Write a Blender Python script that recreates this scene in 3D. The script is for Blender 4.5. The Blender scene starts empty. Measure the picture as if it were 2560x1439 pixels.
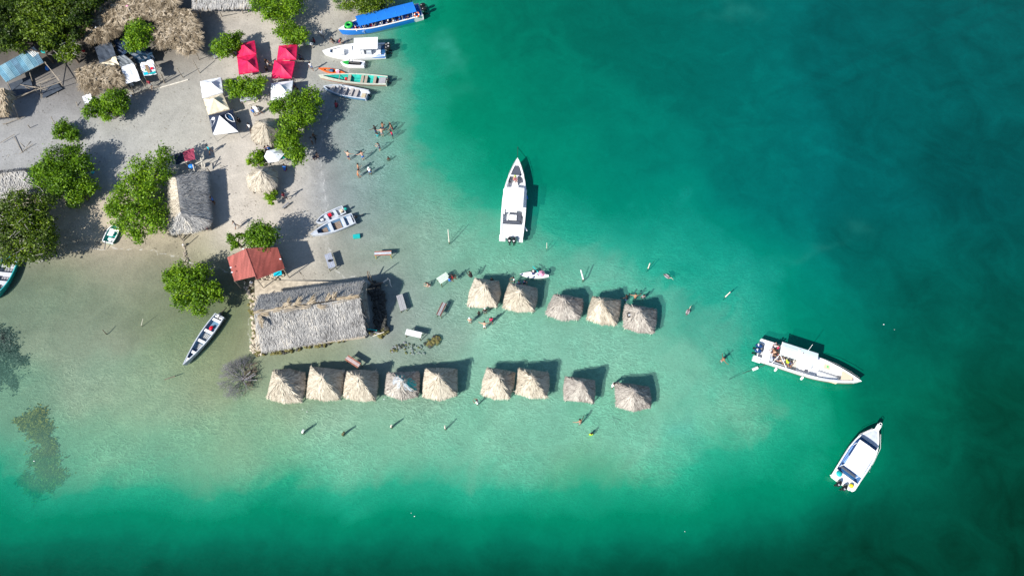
import bpy, math, random
import numpy as np
from mathutils import Vector, Matrix
R = math.radians
rng = np.random.default_rng(7)
random.seed(7)
S = bpy.context.scene
COL = S.collection

# ------------------------------------------------------------------ camera
CAM_H, TILT, FPX = 75.0, R(25.0), 1707.0
cam = bpy.data.cameras.new('camera')
cam.sensor_width = 36.0; cam.lens = 24.0; cam.clip_start = 0.5; cam.clip_end = 5000
co = bpy.data.objects.new('camera', cam); COL.objects.link(co)
co.location = (0, 0, CAM_H); co.rotation_euler = (TILT, 0, 0)
S.camera = co
# ------------------------------------------------------------------ sky and sun
SUN_EL, SUN_AZ = R(38.5), R(44)     # shadows run toward +x+y at 46 degrees from +x
w = bpy.data.worlds.new('World'); S.world = w; w.use_nodes = True
nt = w.node_tree; nt.nodes.clear()
sky = nt.nodes.new('ShaderNodeTexSky'); sky.sky_type = 'NISHITA'; sky.sun_disc = False
sd = Vector((-math.cos(SUN_AZ)*math.cos(SUN_EL), -math.sin(SUN_AZ)*math.cos(SUN_EL), math.sin(SUN_EL)))
sky.sun_elevation = SUN_EL; sky.sun_rotation = math.atan2(sd.x, sd.y) % (2*math.pi)
bg = nt.nodes.new('ShaderNodeBackground'); sky.ozone_density = 4.5; sky.air_density = 1.2; bg.inputs['Strength'].default_value = 0.08
out = nt.nodes.new('ShaderNodeOutputWorld')
nt.links.new(sky.outputs[0], bg.inputs[0]); nt.links.new(bg.outputs[0], out.inputs[0])
sl = bpy.data.lights.new('sun', 'SUN'); sl.energy = 5.0; sl.angle = R(0.5); sl.color = (1.0, 0.955, 0.88)
so = bpy.data.objects.new('sun', sl); COL.objects.link(so)
so.rotation_euler = sd.to_track_quat('Z', 'Y').to_euler()
S.view_settings.view_transform = 'Standard'; S.view_settings.look = 'None'
S.view_settings.gamma = 1.0; S.view_settings.use_curve_mapping = False
S.view_settings.exposure = 0.62
S.cycles.max_bounces = 6; S.cycles.transparent_max_bounces = 12
S.cycles.diffuse_bounces = 2; S.cycles.caustics_reflective = False; S.cycles.caustics_refractive = False

# ------------------------------------------------------------------ survey helpers
ct, st = math.cos(TILT), math.sin(TILT)
def P(px, py, z=0.0):
    "point of the place at height z that the photograph shows at (px, py)"
    a, b = (px-1280)/FPX, (720-py)/FPX
    d = Vector((a, b*ct+st, b*st-ct)); k = (z-CAM_H)/d.z
    return Vector((0, 0, CAM_H)) + d*k
def to_px(x, y, z=0.0):
    dz = z-CAM_H
    cy = y*ct+dz*st; cz = -y*st+dz*ct
    cz = np.minimum(cz, -5.0)
    return 1280+FPX*x/(-cz), 720-FPX*cy/(-cz)

# ------------------------------------------------------------------ materials
MATS = {}
def mat(name, col, rough=0.7, var=0.0, scale=3.0, bump=0.0, bscale=20.0, spec=0.3, metal=0.0, trans=0.0, stretch=None):
    if name in MATS: return MATS[name]
    m = bpy.data.materials.new(name); m.use_nodes = True; MATS[name] = m
    n = m.node_tree.nodes; l = m.node_tree.links; b = n['Principled BSDF']
    b.inputs['Roughness'].default_value = rough; b.inputs['Metallic'].default_value = metal
    b.inputs['Specular IOR Level'].default_value = spec
    b.inputs['Base Color'].default_value = (*col, 1)
    if var > 0 or bump > 0:
        tc = n.new('ShaderNodeTexCoord'); mp = n.new('ShaderNodeMapping'); l.new(tc.outputs['Object'], mp.inputs[0])
        if stretch: mp.inputs['Scale'].default_value = stretch
    if var > 0:
        t = n.new('ShaderNodeTexNoise'); t.inputs['Scale'].default_value = scale; t.inputs['Detail'].default_value = 5
        l.new(mp.outputs[0], t.inputs[0])
        r = n.new('ShaderNodeValToRGB'); l.new(t.outputs[0], r.inputs[0])
        r.color_ramp.elements[0].position = .3; r.color_ramp.elements[1].position = .7
        r.color_ramp.elements[0].color = (*[c*(1-var) for c in col], 1)
        r.color_ramp.elements[1].color = (*[min(1, c*(1+var*.7)) for c in col], 1)
        l.new(r.outputs[0], b.inputs['Base Color'])
    if bump > 0:
        t2 = n.new('ShaderNodeTexNoise'); t2.inputs['Scale'].default_value = bscale; l.new(mp.outputs[0], t2.inputs[0])
        bp = n.new('ShaderNodeBump'); bp.inputs['Strength'].default_value = bump; bp.inputs['Distance'].default_value = .05
        l.new(t2.outputs[0], bp.inputs['Height']); l.new(bp.outputs[0], b.inputs['Normal'])
    return m
def tone_mat(name, cols, rough=0.8, trans=0.0, spec=0.2):
    "colour ramp driven by the per-piece attribute tone"
    m = bpy.data.materials.new(name); m.use_nodes = True; MATS[name] = m
    n = m.node_tree.nodes; l = m.node_tree.links; b = n['Principled BSDF']
    b.inputs['Roughness'].default_value = rough; b.inputs['Specular IOR Level'].default_value = spec
    a = n.new('ShaderNodeAttribute'); a.attribute_name = 'tone'
    r = n.new('ShaderNodeValToRGB'); l.new(a.outputs['Fac'], r.inputs[0])
    el = r.color_ramp.elements
    while len(el) < len(cols): el.new(.5)
    for e, (p, c) in zip(el, cols): e.position = p; e.color = (*c, 1)
    l.new(r.outputs[0], b.inputs['Base Color'])
    if trans > 0:
        tr = n.new('ShaderNodeBsdfTranslucent'); l.new(r.outputs[0], tr.inputs[0])
        mx = n.new('ShaderNodeMixShader'); mx.inputs[0].default_value = trans
        o = n['Material Output']; l.new(b.outputs[0], mx.inputs[1]); l.new(tr.outputs[0], mx.inputs[2]); l.new(mx.outputs[0], o.inputs[0])
    return m

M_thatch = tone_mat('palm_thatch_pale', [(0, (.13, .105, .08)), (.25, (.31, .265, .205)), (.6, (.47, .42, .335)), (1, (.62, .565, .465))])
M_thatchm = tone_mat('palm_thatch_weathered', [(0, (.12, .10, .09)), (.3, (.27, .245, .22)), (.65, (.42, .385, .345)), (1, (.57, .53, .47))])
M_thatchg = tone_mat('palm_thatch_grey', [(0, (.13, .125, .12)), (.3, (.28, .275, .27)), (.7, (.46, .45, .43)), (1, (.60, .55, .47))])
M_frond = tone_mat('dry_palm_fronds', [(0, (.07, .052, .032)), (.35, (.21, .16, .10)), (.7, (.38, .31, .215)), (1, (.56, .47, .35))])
M_under = mat('thatch_underside', (.16, .12, .08), .95, .3, 4)
M_leafA = tone_mat('mangrove_leaves', [(0, (.012, .033, .003)), (.3, (.066, .155, .004)), (.62, (.155, .30, .006)), (1, (.34, .50, .02))], .5, .3, .3)
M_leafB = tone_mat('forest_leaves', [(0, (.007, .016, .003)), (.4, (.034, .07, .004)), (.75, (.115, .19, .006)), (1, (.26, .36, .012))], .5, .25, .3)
M_bark = mat('bark', (.14, .11, .085), .9, .3, 6, .5, 20)
M_pole = mat('weathered_pole', (.30, .26, .21), .85, .3, 4)
M_wpole = mat('pale_post', (.62, .58, .50), .8, .2, 4)
M_mosspole = mat('mossy_post', (.10, .10, .05), .9, .3, 6)
M_greywood = mat('grey_wood', (.34, .34, .36), .8, .3, 5, stretch=(1, 8, 1))
M_redwood = mat('worn_red_wood', (.32, .13, .09), .8, .35, 4)
M_brownwood = mat('brown_wood', (.30, .20, .12), .8, .3, 5)
M_whitepaint = mat('white_paint', (.80, .80, .80), .35, .05, 1, spec=.5)
M_gelcoat = mat('white_gelcoat', (.83, .84, .85), .25, .04, 1, spec=.5)
M_greypaint = mat('pale_grey_paint', (.50, .54, .60), .5, .2, 2)
M_bluehull = mat('blue_hull_paint', (.015, .20, .66), .35, .08, 1, spec=.5)
M_bluefab = mat('blue_canvas', (.010, .16, .60), .7, .08, 1)
M_dkblue = mat('dark_blue_paint', (.02, .09, .22), .4, .15, 2)
M_skyblue = mat('light_blue_deck', (.20, .36, .68), .5, .1, 2)
M_tealp = mat('teal_paint', (.02, .36, .30), .5, .25, 2.5)
M_tealfab = mat('turquoise_tarp', (.01, .38, .38), .6, .1, 2)
M_green = mat('green_plastic', (.02, .34, .05), .35, spec=.5)
M_orange = mat('orange_plastic', (.72, .13, .02), .35, .1, 2, spec=.5)
M_black = mat('black_cowling', (.012, .013, .015), .25, spec=.5)
M_navycowl = mat('navy_cowling', (.01, .04, .13), .22, spec=.5)
M_dgrey = mat('dark_grey_cushion', (.075, .085, .11), .7, .1, 3)
M_silver = mat('silver_metal', (.55, .56, .58), .3, metal=.8)
M_tanc = mat('tan_cushion', (.66, .52, .38), .7, .05, 3)
M_pinkred = mat('red_tent_fabric', (.66, .014, .085), .6, .26, 2.5, .5, 5)
M_whitefab = mat('white_tent_fabric', (.78, .80, .84), .6, .10, 2.5, .4, 4)
M_creamfab = mat('cream_tent_fabric', (.66, .58, .43), .7, .12, 2, .3, 5)
M_blackfab = mat('black_tent_fabric', (.02, .03, .06), .6, .1, 2)
M_maroon = mat('maroon_fabric', (.24, .035, .07), .8, .15, 5)
M_net = mat('dark_shade_net', (.055, .07, .095), .8, .25, 2)
M_paleblue = mat('pale_blue_canvas', (.60, .70, .74), .6, .05, 2)
M_redroof = mat('red_corrugated_metal', (.35, .11, .095), .5, .3, .5, stretch=(6, 1, 1))
M_blueroof = mat('blue_corrugated_metal', (.16, .33, .43), .5, .35, .7, stretch=(1, 1, 1))
M_stone = mat('pale_beach_stone', (.48, .42, .33), .9, .35, 2)
M_darkstone = mat('dark_wet_stone', (.05, .05, .045), .7, .4, 2)
M_algstone = mat('algae_covered_stone', (.14, .13, .045), .9, .5, 2)
M_pink = mat('pink_parasol_fabric', (.74, .30, .42), .6, .1, 8)
M_yellow = mat('yellow_plastic', (.80, .62, .02), .4)
M_red = mat('red_plastic', (.65, .01, .03), .4)
M_rope = mat('dark_rope', (.04, .06, .05), .8)
M_cyan = mat('cyan_board', (.01, .50, .66), .4)
M_lbox = mat('pale_green_table', (.55, .66, .56), .6, .15, 3)
M_twig = mat('bleached_twigs', (.24, .235, .25), .9, .2, 3)

# ------------------------------------------------------------------ object helpers
def tag(o, label=None, cat=None, group=None, kind=None):
    if label: o['label'] = label
    if cat: o['category'] = cat
    if group: o['group'] = group
    if kind: o['kind'] = kind
    return o
def empty(name, loc, rz=0.0, label=None, cat=None, group=None):
    o = bpy.data.objects.new(name, None); COL.objects.link(o)
    o.location = loc; o.rotation_euler = (0, 0, rz); o.empty_display_size = .3
    return tag(o, label, cat, group)
def link(name, me, parent=None, loc=(0, 0, 0)):
    o = bpy.data.objects.new(name, me); COL.objects.link(o); o.location = loc
    if parent is not None: o.parent = parent
    return o
class MB:
    "collects shapes; build() links them as one mesh object"
    def __init__(s): s.v = []; s.f = []
    def add(s, vs, fs):
        k = len(s.v); s.v += [tuple(v) for v in vs]; s.f += [tuple(i+k for i in f) for f in fs]; return s
    def box(s, x0, x1, y0, y1, z0, z1, tz=0.0):
        if x0 > x1: x0, x1 = x1, x0
        if y0 > y1: y0, y1 = y1, y0
        t = tz
        vs = [(x0, y0, z0), (x1, y0, z0), (x1, y1, z0), (x0, y1, z0), (x0+t, y0+t, z1), (x1-t, y0+t, z1), (x1-t, y1-t, z1), (x0+t, y1-t, z1)]
        return s.add(vs, [(0, 3, 2, 1), (4, 5, 6, 7), (0, 1, 5, 4), (1, 2, 6, 5), (2, 3, 7, 6), (3, 0, 4, 7)])
    def rbox(s, x0, x1, y0, y1, z0, z1, r=.05):
        "box with chamfered top edge"
        s.box(x0, x1, y0, y1, z0, z1-r)
        return s.box(x0+.001, x1-.001, y0+.001, y1-.001, z1-r, z1, r)
    def tube(s, pts, r, n=6, cap=True):
        pts = [Vector(p) for p in pts]; rs = r if isinstance(r, (list, tuple)) else [r]*len(pts)
        k = len(s.v)
        for i, p in enumerate(pts):
            d = (pts[min(i+1, len(pts)-1)]-pts[max(i-1, 0)]).normalized()
            a = d.cross(Vector((0, 0, 1)) if abs(d.z) < .9 else Vector((1, 0, 0))).normalized(); b = d.cross(a)
            for j in range(n):
                q = 2*math.pi*j/n; s.v.append(tuple(p+(a*math.cos(q)+b*math.sin(q))*rs[i]))
        for i in range(len(pts)-1):
            for j in range(n):
                j2 = (j+1) % n; s.f.append((k+i*n+j, k+i*n+j2, k+(i+1)*n+j2, k+(i+1)*n+j))
        if cap:
            s.f.append(tuple(k+j for j in reversed(range(n)))); s.f.append(tuple(k+(len(pts)-1)*n+j for j in range(n)))
        return s
    def ball(s, c, r, n=8, m=5, sq=(1, 1, 1), jit=0.0):
        c = Vector(c); k = len(s.v); s.v.append((c.x, c.y, c.z-r*sq[2]))
        for i in range(1, m):
            t = math.pi*i/m
            for j in range(n):
                q = 2*math.pi*j/n; g = r*(1+random.uniform(-jit, jit))
                s.v.append((c.x+g*sq[0]*math.sin(t)*math.cos(q), c.y+g*sq[1]*math.sin(t)*math.sin(q), c.z-g*sq[2]*math.cos(t)))
        s.v.append((c.x, c.y, c.z+r*sq[2])); e = len(s.v)-1
        for j in range(n): s.f.append((k, k+1+(j+1) % n, k+1+j)); s.f.append((e, e-n+j, e-n+(j+1) % n))
        for i in range(m-2):
            for j in range(n):
                a = k+1+i*n; s.f.append((a+j, a+(j+1) % n, a+n+(j+1) % n, a+n+j))
        return s
    def torus(s, c, R0, r, n=16, m=6, arc=1.0):
        k = len(s.v); N = n if arc >= 1 else n+1
        for i in range(N):
            a = 2*math.pi*arc*i/n
            for j in range(m):
                b = 2*math.pi*j/m; q = R0+r*math.cos(b)
                s.v.append((c[0]+q*math.cos(a), c[1]+q*math.sin(a), c[2]+r*math.sin(b)))
        for i in range(n):
            for j in range(m):
                i2 = (i+1) % n if arc >= 1 else i+1; s.f.append((k+i*m+j, k+i2*m+j, k+i2*m+(j+1) % m, k+i*m+(j+1) % m))
        return s
    def plate(s, pts, th=.03):
        "thick sheet from a list of 3D outline points"
        n = len(pts); k = len(s.v)
        s.v += [tuple(p) for p in pts] + [(p[0], p[1], p[2]-th) for p in pts]
        s.f.append(tuple(range(k, k+n))); s.f.append(tuple(reversed(range(k+n, k+2*n))))
        for i in range(n): j = (i+1) % n; s.f.append((k+i, k+n+i, k+n+j, k+j))
        return s
    def mesh(s, name, m=None, smooth=False):
        me = bpy.data.meshes.new(name); me.from_pydata(s.v, [], s.f)
        if m: me.materials.append(m)
        if smooth: me.polygons.foreach_set('use_smooth', [True]*len(me.polygons))
        me.update(); return me
    def build(s, name, m, parent=None, smooth=False, world=False):
        if world and parent is not None:
            L = parent.location; s.v = [(v[0]-L.x, v[1]-L.y, v[2]-L.z) for v in s.v]
        return link(name, s.mesh(name, m, smooth), parent)

def quads_mesh(name, V, tones, m, nper=4, faces=None):
    "numpy quads/strips: V (n, nper, 3); faces: list of index tuples per strip"
    n = len(V); me = bpy.data.meshes.new(name)
    faces = faces or [(0, 1, 2, 3)]
    nf = len(faces); nl = 4
    me.vertices.add(n*nper); me.vertices.foreach_set('co', V.astype(np.float32).ravel())
    idx = (np.arange(n)[:, None, None]*nper + np.array(faces)[None]).astype(np.int32).ravel()
    me.loops.add(len(idx)); me.loops.foreach_set('vertex_index', idx)
    me.polygons.add(n*nf); me.polygons.foreach_set('loop_start', np.arange(0, n*nf*nl, nl, dtype=np.int32))
    a = me.attributes.new('tone', 'FLOAT', 'POINT'); a.data.foreach_set('value', np.repeat(tones, nper).astype(np.float32))
    me.materials.append(m); me.update(calc_edges=True); me.validate(); return me

# ------------------------------------------------------------------ ground: beach and seabed in one sheet
SHORE = [(-900, 660), (0, 660), (90, 655), (150, 635), (200, 622), (262, 618), (330, 622), (390, 628), (430, 640), (462, 650), (500, 668), (545, 668), (585, 690), (612, 705),
         (626, 745), (630, 800), (626, 850), (634, 876), (700, 872), (780, 864), (850, 848), (915, 838), (958, 828), (962, 780), (945, 730), (925, 702), (890, 697),
         (858, 698), (838, 680), (826, 640), (818, 600), (812, 560), (812, 500), (808, 430), (803, 380), (806, 330), (815, 290), (838, 262), (850, 230), (862, 205), (872, 170),
         (868, 130), (868, 90), (876, 60), (905, 35), (950, 10), (1000, -60), (1050, -300), (-900, -1500)]
DEP = [(1000,600,.40),(950,500,.42),(1000,700,.40),(1060,800,.45),(1120,640,.75),(1200,600,1.0),(1300,660,1.0),(1300,800,.8),(1160,760,.6),(1500,680,1.05),(1500,860,.85),(1700,760,1.2),(1700,900,1.0),
 (1800,1000,1.0),(1900,1000,1.15),(1900,1150,1.15),(1910,1066,1.08),(2000,1050,1.5),(2050,1130,2.1),(2150,1150,3.0),(2300,1150,4.2),(2520,1150,6.6),(1600,1050,.95),(1400,1100,.95),(1200,1050,.85),(1000,1050,.65),
 (800,1050,.5),(600,1100,.62),(400,1000,.5),(200,1000,.5),(100,820,.3),(300,750,.25),(500,650,.22),(500,950,.35),(700,905,.3),(950,880,.28),(1100,900,.55),(300,1200,.95),(100,1250,1.3),(40,1150,.9),(40,1000,.7),
 (600,1210,1.0),(900,1200,1.05),(1200,1190,1.2),(1500,1200,1.35),(1700,1230,1.6),(1900,1250,2.0),(2000,1180,2.0),(1300,950,.75),(200,1300,2.3),(500,1290,2.2),(800,1280,2.0),(1100,1290,2.0),(1400,1300,2.2),
 (1700,1320,2.6),(2000,1330,3.1),(2300,1300,5.0),(2500,1380,7.5),(200,1400,3.9),(600,1400,3.9),(1000,1420,3.5),(1400,1420,3.8),(1800,1430,4.4),(2100,1430,5.4),(1000,430,1.0),(900,380,.38),(960,300,.9),
 (880,300,.35),(870,480,.3),(1050,300,1.7),(1100,400,1.7),(1150,500,1.45),(1080,500,1.0),(1100,180,2.0),(1000,180,1.35),(920,165,.4),(1000,90,1.8),(1060,60,3.0),(1200,100,2.9),(1200,250,2.4),(1250,400,2.4),(1400,450,2.5),
 (1400,550,1.5),(1300,560,1.25),(1500,500,2.8),(1600,560,2.3),(1700,625,1.95),(1800,690,1.45),(1500,600,1.25),(1620,640,1.2),(1900,770,1.6),(1960,830,2.2),(1820,800,1.2),(1860,690,1.45),(1850,620,2.3),(2000,760,3.0),(2100,850,3.4),(1400,200,3.0),
 (1500,60,3.9),(1700,150,3.8),(1600,350,3.4),(1900,350,3.9),(2200,200,4.6),(2500,100,4.7),(2450,500,5.6),(2200,600,4.8),(1900,520,3.9),(2300,800,5.2),(2550,800,5.6),(2200,980,4.2),(1280,20,3.7),(2000,940,2.2),(1900,900,1.5),
 (870,560,.15),(870,640,.2),(900,660,.25),(1050,640,.5),(1000,860,.35)]
BED0 = [(20,20,.07,.06,.045),(100,40,.07,.06,.045),(180,40,.07,.06,.045),(230,10,.08,.07,.05),(60,100,.09,.08,.06),(150,110,.12,.10,.08),(240,120,.14,.12,.10),(330,130,.16,.14,.12),(420,90,.2,.17,.14),(340,20,.12,.1,.08),(95,190,.2,.18,.17),(450,250,.42,.40,.345),(400,330,.44,.42,.36),(300,350,.40,.395,.37),(100,300,.38,.375,.36),(250,600,.50,.42,.31),(400,640,.46,.38,.28),(700,500,.58,.51,.42),(600,450,.57,.51,.43),(640,250,.54,.49,.42),(770,650,.57,.49,.39),(780,400,.52,.46,.38),(650,100,.50,.45,.38),(830,60,.52,.46,.37),  # top-left entries: dark soil, with shade under trees and shelters painted in
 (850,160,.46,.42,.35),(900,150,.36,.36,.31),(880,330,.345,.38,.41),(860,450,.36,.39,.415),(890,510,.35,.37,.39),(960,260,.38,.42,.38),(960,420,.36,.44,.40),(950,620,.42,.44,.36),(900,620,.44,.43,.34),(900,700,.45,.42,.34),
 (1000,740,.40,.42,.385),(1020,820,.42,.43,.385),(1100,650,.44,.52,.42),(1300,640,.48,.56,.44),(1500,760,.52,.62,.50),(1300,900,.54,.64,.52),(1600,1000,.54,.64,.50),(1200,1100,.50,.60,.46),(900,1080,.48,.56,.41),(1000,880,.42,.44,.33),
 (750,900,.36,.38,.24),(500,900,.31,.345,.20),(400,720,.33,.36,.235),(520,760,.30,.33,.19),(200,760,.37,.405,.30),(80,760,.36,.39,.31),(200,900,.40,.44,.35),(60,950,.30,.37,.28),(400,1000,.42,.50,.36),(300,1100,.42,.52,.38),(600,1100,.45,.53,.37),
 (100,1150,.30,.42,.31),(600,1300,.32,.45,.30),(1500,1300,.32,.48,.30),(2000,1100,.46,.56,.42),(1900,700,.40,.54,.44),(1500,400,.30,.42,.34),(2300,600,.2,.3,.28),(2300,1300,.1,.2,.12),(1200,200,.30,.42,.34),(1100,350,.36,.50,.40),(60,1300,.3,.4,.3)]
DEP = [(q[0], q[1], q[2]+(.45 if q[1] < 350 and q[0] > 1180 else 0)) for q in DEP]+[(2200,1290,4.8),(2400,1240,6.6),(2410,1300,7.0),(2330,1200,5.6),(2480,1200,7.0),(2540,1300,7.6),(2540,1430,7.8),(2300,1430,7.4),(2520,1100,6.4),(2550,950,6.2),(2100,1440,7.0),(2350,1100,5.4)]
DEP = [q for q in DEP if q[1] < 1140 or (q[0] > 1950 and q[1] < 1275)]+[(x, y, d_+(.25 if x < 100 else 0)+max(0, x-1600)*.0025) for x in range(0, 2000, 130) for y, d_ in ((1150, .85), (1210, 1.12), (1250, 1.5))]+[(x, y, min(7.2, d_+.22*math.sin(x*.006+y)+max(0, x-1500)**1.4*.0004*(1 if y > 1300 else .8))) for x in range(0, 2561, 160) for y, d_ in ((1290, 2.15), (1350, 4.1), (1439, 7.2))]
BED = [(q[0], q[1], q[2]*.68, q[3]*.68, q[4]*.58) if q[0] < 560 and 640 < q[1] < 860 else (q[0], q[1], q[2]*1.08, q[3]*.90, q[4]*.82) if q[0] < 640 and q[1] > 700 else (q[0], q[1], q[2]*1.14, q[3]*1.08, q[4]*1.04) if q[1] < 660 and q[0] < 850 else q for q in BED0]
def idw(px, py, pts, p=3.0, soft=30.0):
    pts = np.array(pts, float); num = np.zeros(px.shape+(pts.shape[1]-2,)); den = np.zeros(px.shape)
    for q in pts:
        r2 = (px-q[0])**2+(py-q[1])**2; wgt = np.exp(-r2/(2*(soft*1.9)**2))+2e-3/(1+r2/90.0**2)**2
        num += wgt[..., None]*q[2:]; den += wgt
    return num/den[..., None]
shore_w = np.array([P(x, y).xy[:] if y > -400 else (P(x, -100).x*2.2, 400) for x, y in SHORE])
shore_w[0] = (-700, shore_w[1][1]); shore_w[-1] = (-700, 500); shore_w[-2] = (40, 500)
def signed_dist(x, y):
    "positive inland"
    d2 = np.full(x.shape, 1e12); ins = np.zeros(x.shape, bool); n = len(shore_w)
    for i in range(n):
        ax, ay = shore_w[i]; bx, by = shore_w[(i+1) % n]; ex, ey = bx-ax, by-ay
        t = np.clip(((x-ax)*ex+(y-ay)*ey)/(ex*ex+ey*ey+1e-9), 0, 1)
        d2 = np.minimum(d2, (x-ax-t*ex)**2+(y-ay-t*ey)**2)
        c = ((ay > y) != (by > y)) & (x < (bx-ax)*(y-ay)/(by-ay+1e-12)+ax); ins ^= c
    d = np.sqrt(d2); return np.where(ins, d, -d)
def wob(x, y, s, seed=0):
    r = np.random.default_rng(seed); o = 0
    for k in range(6):
        a = r.uniform(0, 6.28); f = s*r.uniform(.6, 1.7); o = o+np.sin(f*(x*np.cos(a)+y*np.sin(a))+r.uniform(0, 6.28))
    return o/6
DZ = .6
def terrain(x, y):
    px, py = to_px(x, y)
    px = np.clip(px, -300, 2860); py = np.clip(py, -200, 1700)
    wx = px+26*wob(x, y, .35, 3)+12*wob(x, y, 1.1, 5); wy = py+26*wob(x, y, .35, 4)+12*wob(x, y, 1.1, 6)
    dep = idw(wx, wy, DEP)[..., 0]
    sdv = signed_dist(x, y)+.35*wob(x, y, .8, 8)+.12*wob(x, y, 2.5, 9)
    land = np.minimum(.55, .09*sdv)+.03*wob(x, y, 1.3, 11)*np.clip(sdv/3, 0, 1)
    bed = -np.minimum(dep, -sdv*.085+.0)*np.where(sdv < 0, 1, 0)
    far = np.minimum(dep, .6)
    bed = np.where(-sdv > 3, -(dep*(1-np.exp(-(-sdv)/4.0))), bed)
    bed = np.where(sdv < 0, -dep*(1-np.exp(sdv/(2.0+dep*1.2))), 0)
    z = np.where(sdv > 0, land, (bed+.02*wob(x, y, 1.7, 12)*np.clip(-sdv/2, 0, 1))*DZ)
    return z, wx, wy
def terr_z(x, y):
    z, _, _ = terrain(np.array([float(x)]), np.array([float(y)])); return float(z[0])
def grid_axis(a, b, step, far):
    c = list(np.arange(a, b, step)); k = step; lo = [a]; 
    while lo[-1] > -far: k *= 1.5; lo.append(lo[-1]-k)
    k = step; hi = [c[-1]]
    while hi[-1] < far: k *= 1.5; hi.append(hi[-1]+k)
    return np.array(lo[::-1][:-1]+c+hi[1:])
def sheet(name, step, zf, m, attrs):
    X = grid_axis(-84, 84, step, 900); Y = grid_axis(0, 88, step, 900)
    gx, gy = np.meshgrid(X, Y); z, at = zf(gx, gy)
    nx, ny = len(X), len(Y); me = bpy.data.meshes.new(name)
    me.vertices.add(nx*ny); me.vertices.foreach_set('co', np.stack([gx, gy, z], -1).astype(np.float32).ravel())
    i = (np.arange(ny-1)[:, None]*nx+np.arange(nx-1)[None]).ravel()
    q = np.stack([i, i+1, i+nx+1, i+nx], -1).astype(np.int32)
    me.loops.add(q.size); me.loops.foreach_set('vertex_index', q.ravel())
    me.polygons.add(len(q)); me.polygons.foreach_set('loop_start', np.arange(0, q.size, 4, dtype=np.int32))
    me.polygons.foreach_set('use_smooth', np.ones(len(q), bool))
    for an, arr in at.items():
        if arr.ndim == 3:
            a = me.attributes.new(an, 'FLOAT_COLOR', 'POINT'); c = np.concatenate([arr, np.ones(arr.shape[:2]+(1,))], -1)
            a.data.foreach_set('color', c.astype(np.float32).ravel())
        else:
            a = me.attributes.new(an, 'FLOAT', 'POINT'); a.data.foreach_set('value', arr.astype(np.float32).ravel())
    me.materials.append(m); me.update(calc_edges=True)
    return link(name, me)
# ground material
gm = bpy.data.materials.new('sand_and_seabed'); gm.use_nodes = True
n = gm.node_tree.nodes; l = gm.node_tree.links; b = n['Principled BSDF']; b.inputs['Roughness'].default_value = .9; b.inputs['Specular IOR Level'].default_value = .15
at = n.new('ShaderNodeAttribute'); at.attribute_name = 'bed'
tc = n.new('ShaderNodeTexCoord')
def noise(scale, det=5, rough=.55, dist=0.0, mp=None):
    t = n.new('ShaderNodeTexNoise'); t.inputs['Scale'].default_value = scale; t.inputs['Detail'].default_value = det
    t.inputs['Roughness'].default_value = rough; t.inputs['Distortion'].default_value = dist
    l.new(mp or tc.outputs['Object'], t.inputs[0]); return t.outputs[0]
def mrange(v, a, b_, c, d):
    m_ = n.new('ShaderNodeMapRange'); l.new(v, m_.inputs[0])
    for i, q in enumerate((a, b_, c, d)): m_.inputs[i+1].default_value = q
    return m_.outputs[0]
def math_(op, a, b_=None):
    m_ = n.new('ShaderNodeMath'); m_.operation = op
    for i, q in enumerate((a, b_)):
        if q is None: continue
        if isinstance(q, (int, float)): m_.inputs[i].default_value = q
        else: l.new(q, m_.inputs[i])
    return m_.outputs[0]
def mulcol(c, f):
    x = n.new('ShaderNodeVectorMath'); x.operation = 'SCALE'; l.new(c, x.inputs[0]); l.new(f, x.inputs['Scale']); return x.outputs[0]
blot = mrange(noise(.35, 6, .6, 1.0), .3, .7, .86, 1.12)
fine = mrange(noise(4, 5, .7), .25, .75, .90, 1.08)
grit = mrange(noise(22, 2, .6), .3, .7, .93, 1.06)
foot = mrange(noise(2.4, 4, .75, 2.5), .38, .52, .86, 1.0)
sep = n.new('ShaderNodeSeparateXYZ'); l.new(tc.outputs['Object'], sep.inputs[0])
wetn = math_('ADD', sep.outputs[2], mrange(noise(1.2, 4), .3, .7, -.05, .05))
wet = mrange(wetn, .0, .16, .93, 1.0)
# sunlight caustics painted on the seabed as a pale net, also raised in the bump
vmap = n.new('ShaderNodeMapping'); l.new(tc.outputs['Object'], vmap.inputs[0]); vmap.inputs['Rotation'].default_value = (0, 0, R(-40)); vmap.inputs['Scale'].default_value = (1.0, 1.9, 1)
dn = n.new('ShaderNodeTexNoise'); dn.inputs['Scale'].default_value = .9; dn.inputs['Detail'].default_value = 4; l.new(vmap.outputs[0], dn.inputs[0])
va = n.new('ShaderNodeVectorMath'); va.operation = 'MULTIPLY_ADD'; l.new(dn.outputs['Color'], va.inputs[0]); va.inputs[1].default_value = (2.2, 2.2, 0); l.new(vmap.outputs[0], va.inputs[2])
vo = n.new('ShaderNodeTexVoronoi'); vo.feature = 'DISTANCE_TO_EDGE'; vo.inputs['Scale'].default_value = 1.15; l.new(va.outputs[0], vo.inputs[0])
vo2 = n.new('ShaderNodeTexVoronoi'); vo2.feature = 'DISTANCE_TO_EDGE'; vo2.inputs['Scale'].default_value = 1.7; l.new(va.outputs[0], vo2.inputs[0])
ridge = math_('ADD', mrange(vo.outputs['Distance'], 0, .16, 1, 0), mrange(vo2.outputs['Distance'], 0, .2, .6, 0))  # bright lines of the painted caustic net
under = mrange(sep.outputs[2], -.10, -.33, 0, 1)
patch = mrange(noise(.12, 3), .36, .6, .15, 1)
causticf = math_('MULTIPLY', math_('MULTIPLY', ridge, under), patch)
rc = math_('MULTIPLY_ADD', causticf, .34); n[-1].inputs[2].default_value = 1.0
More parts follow.
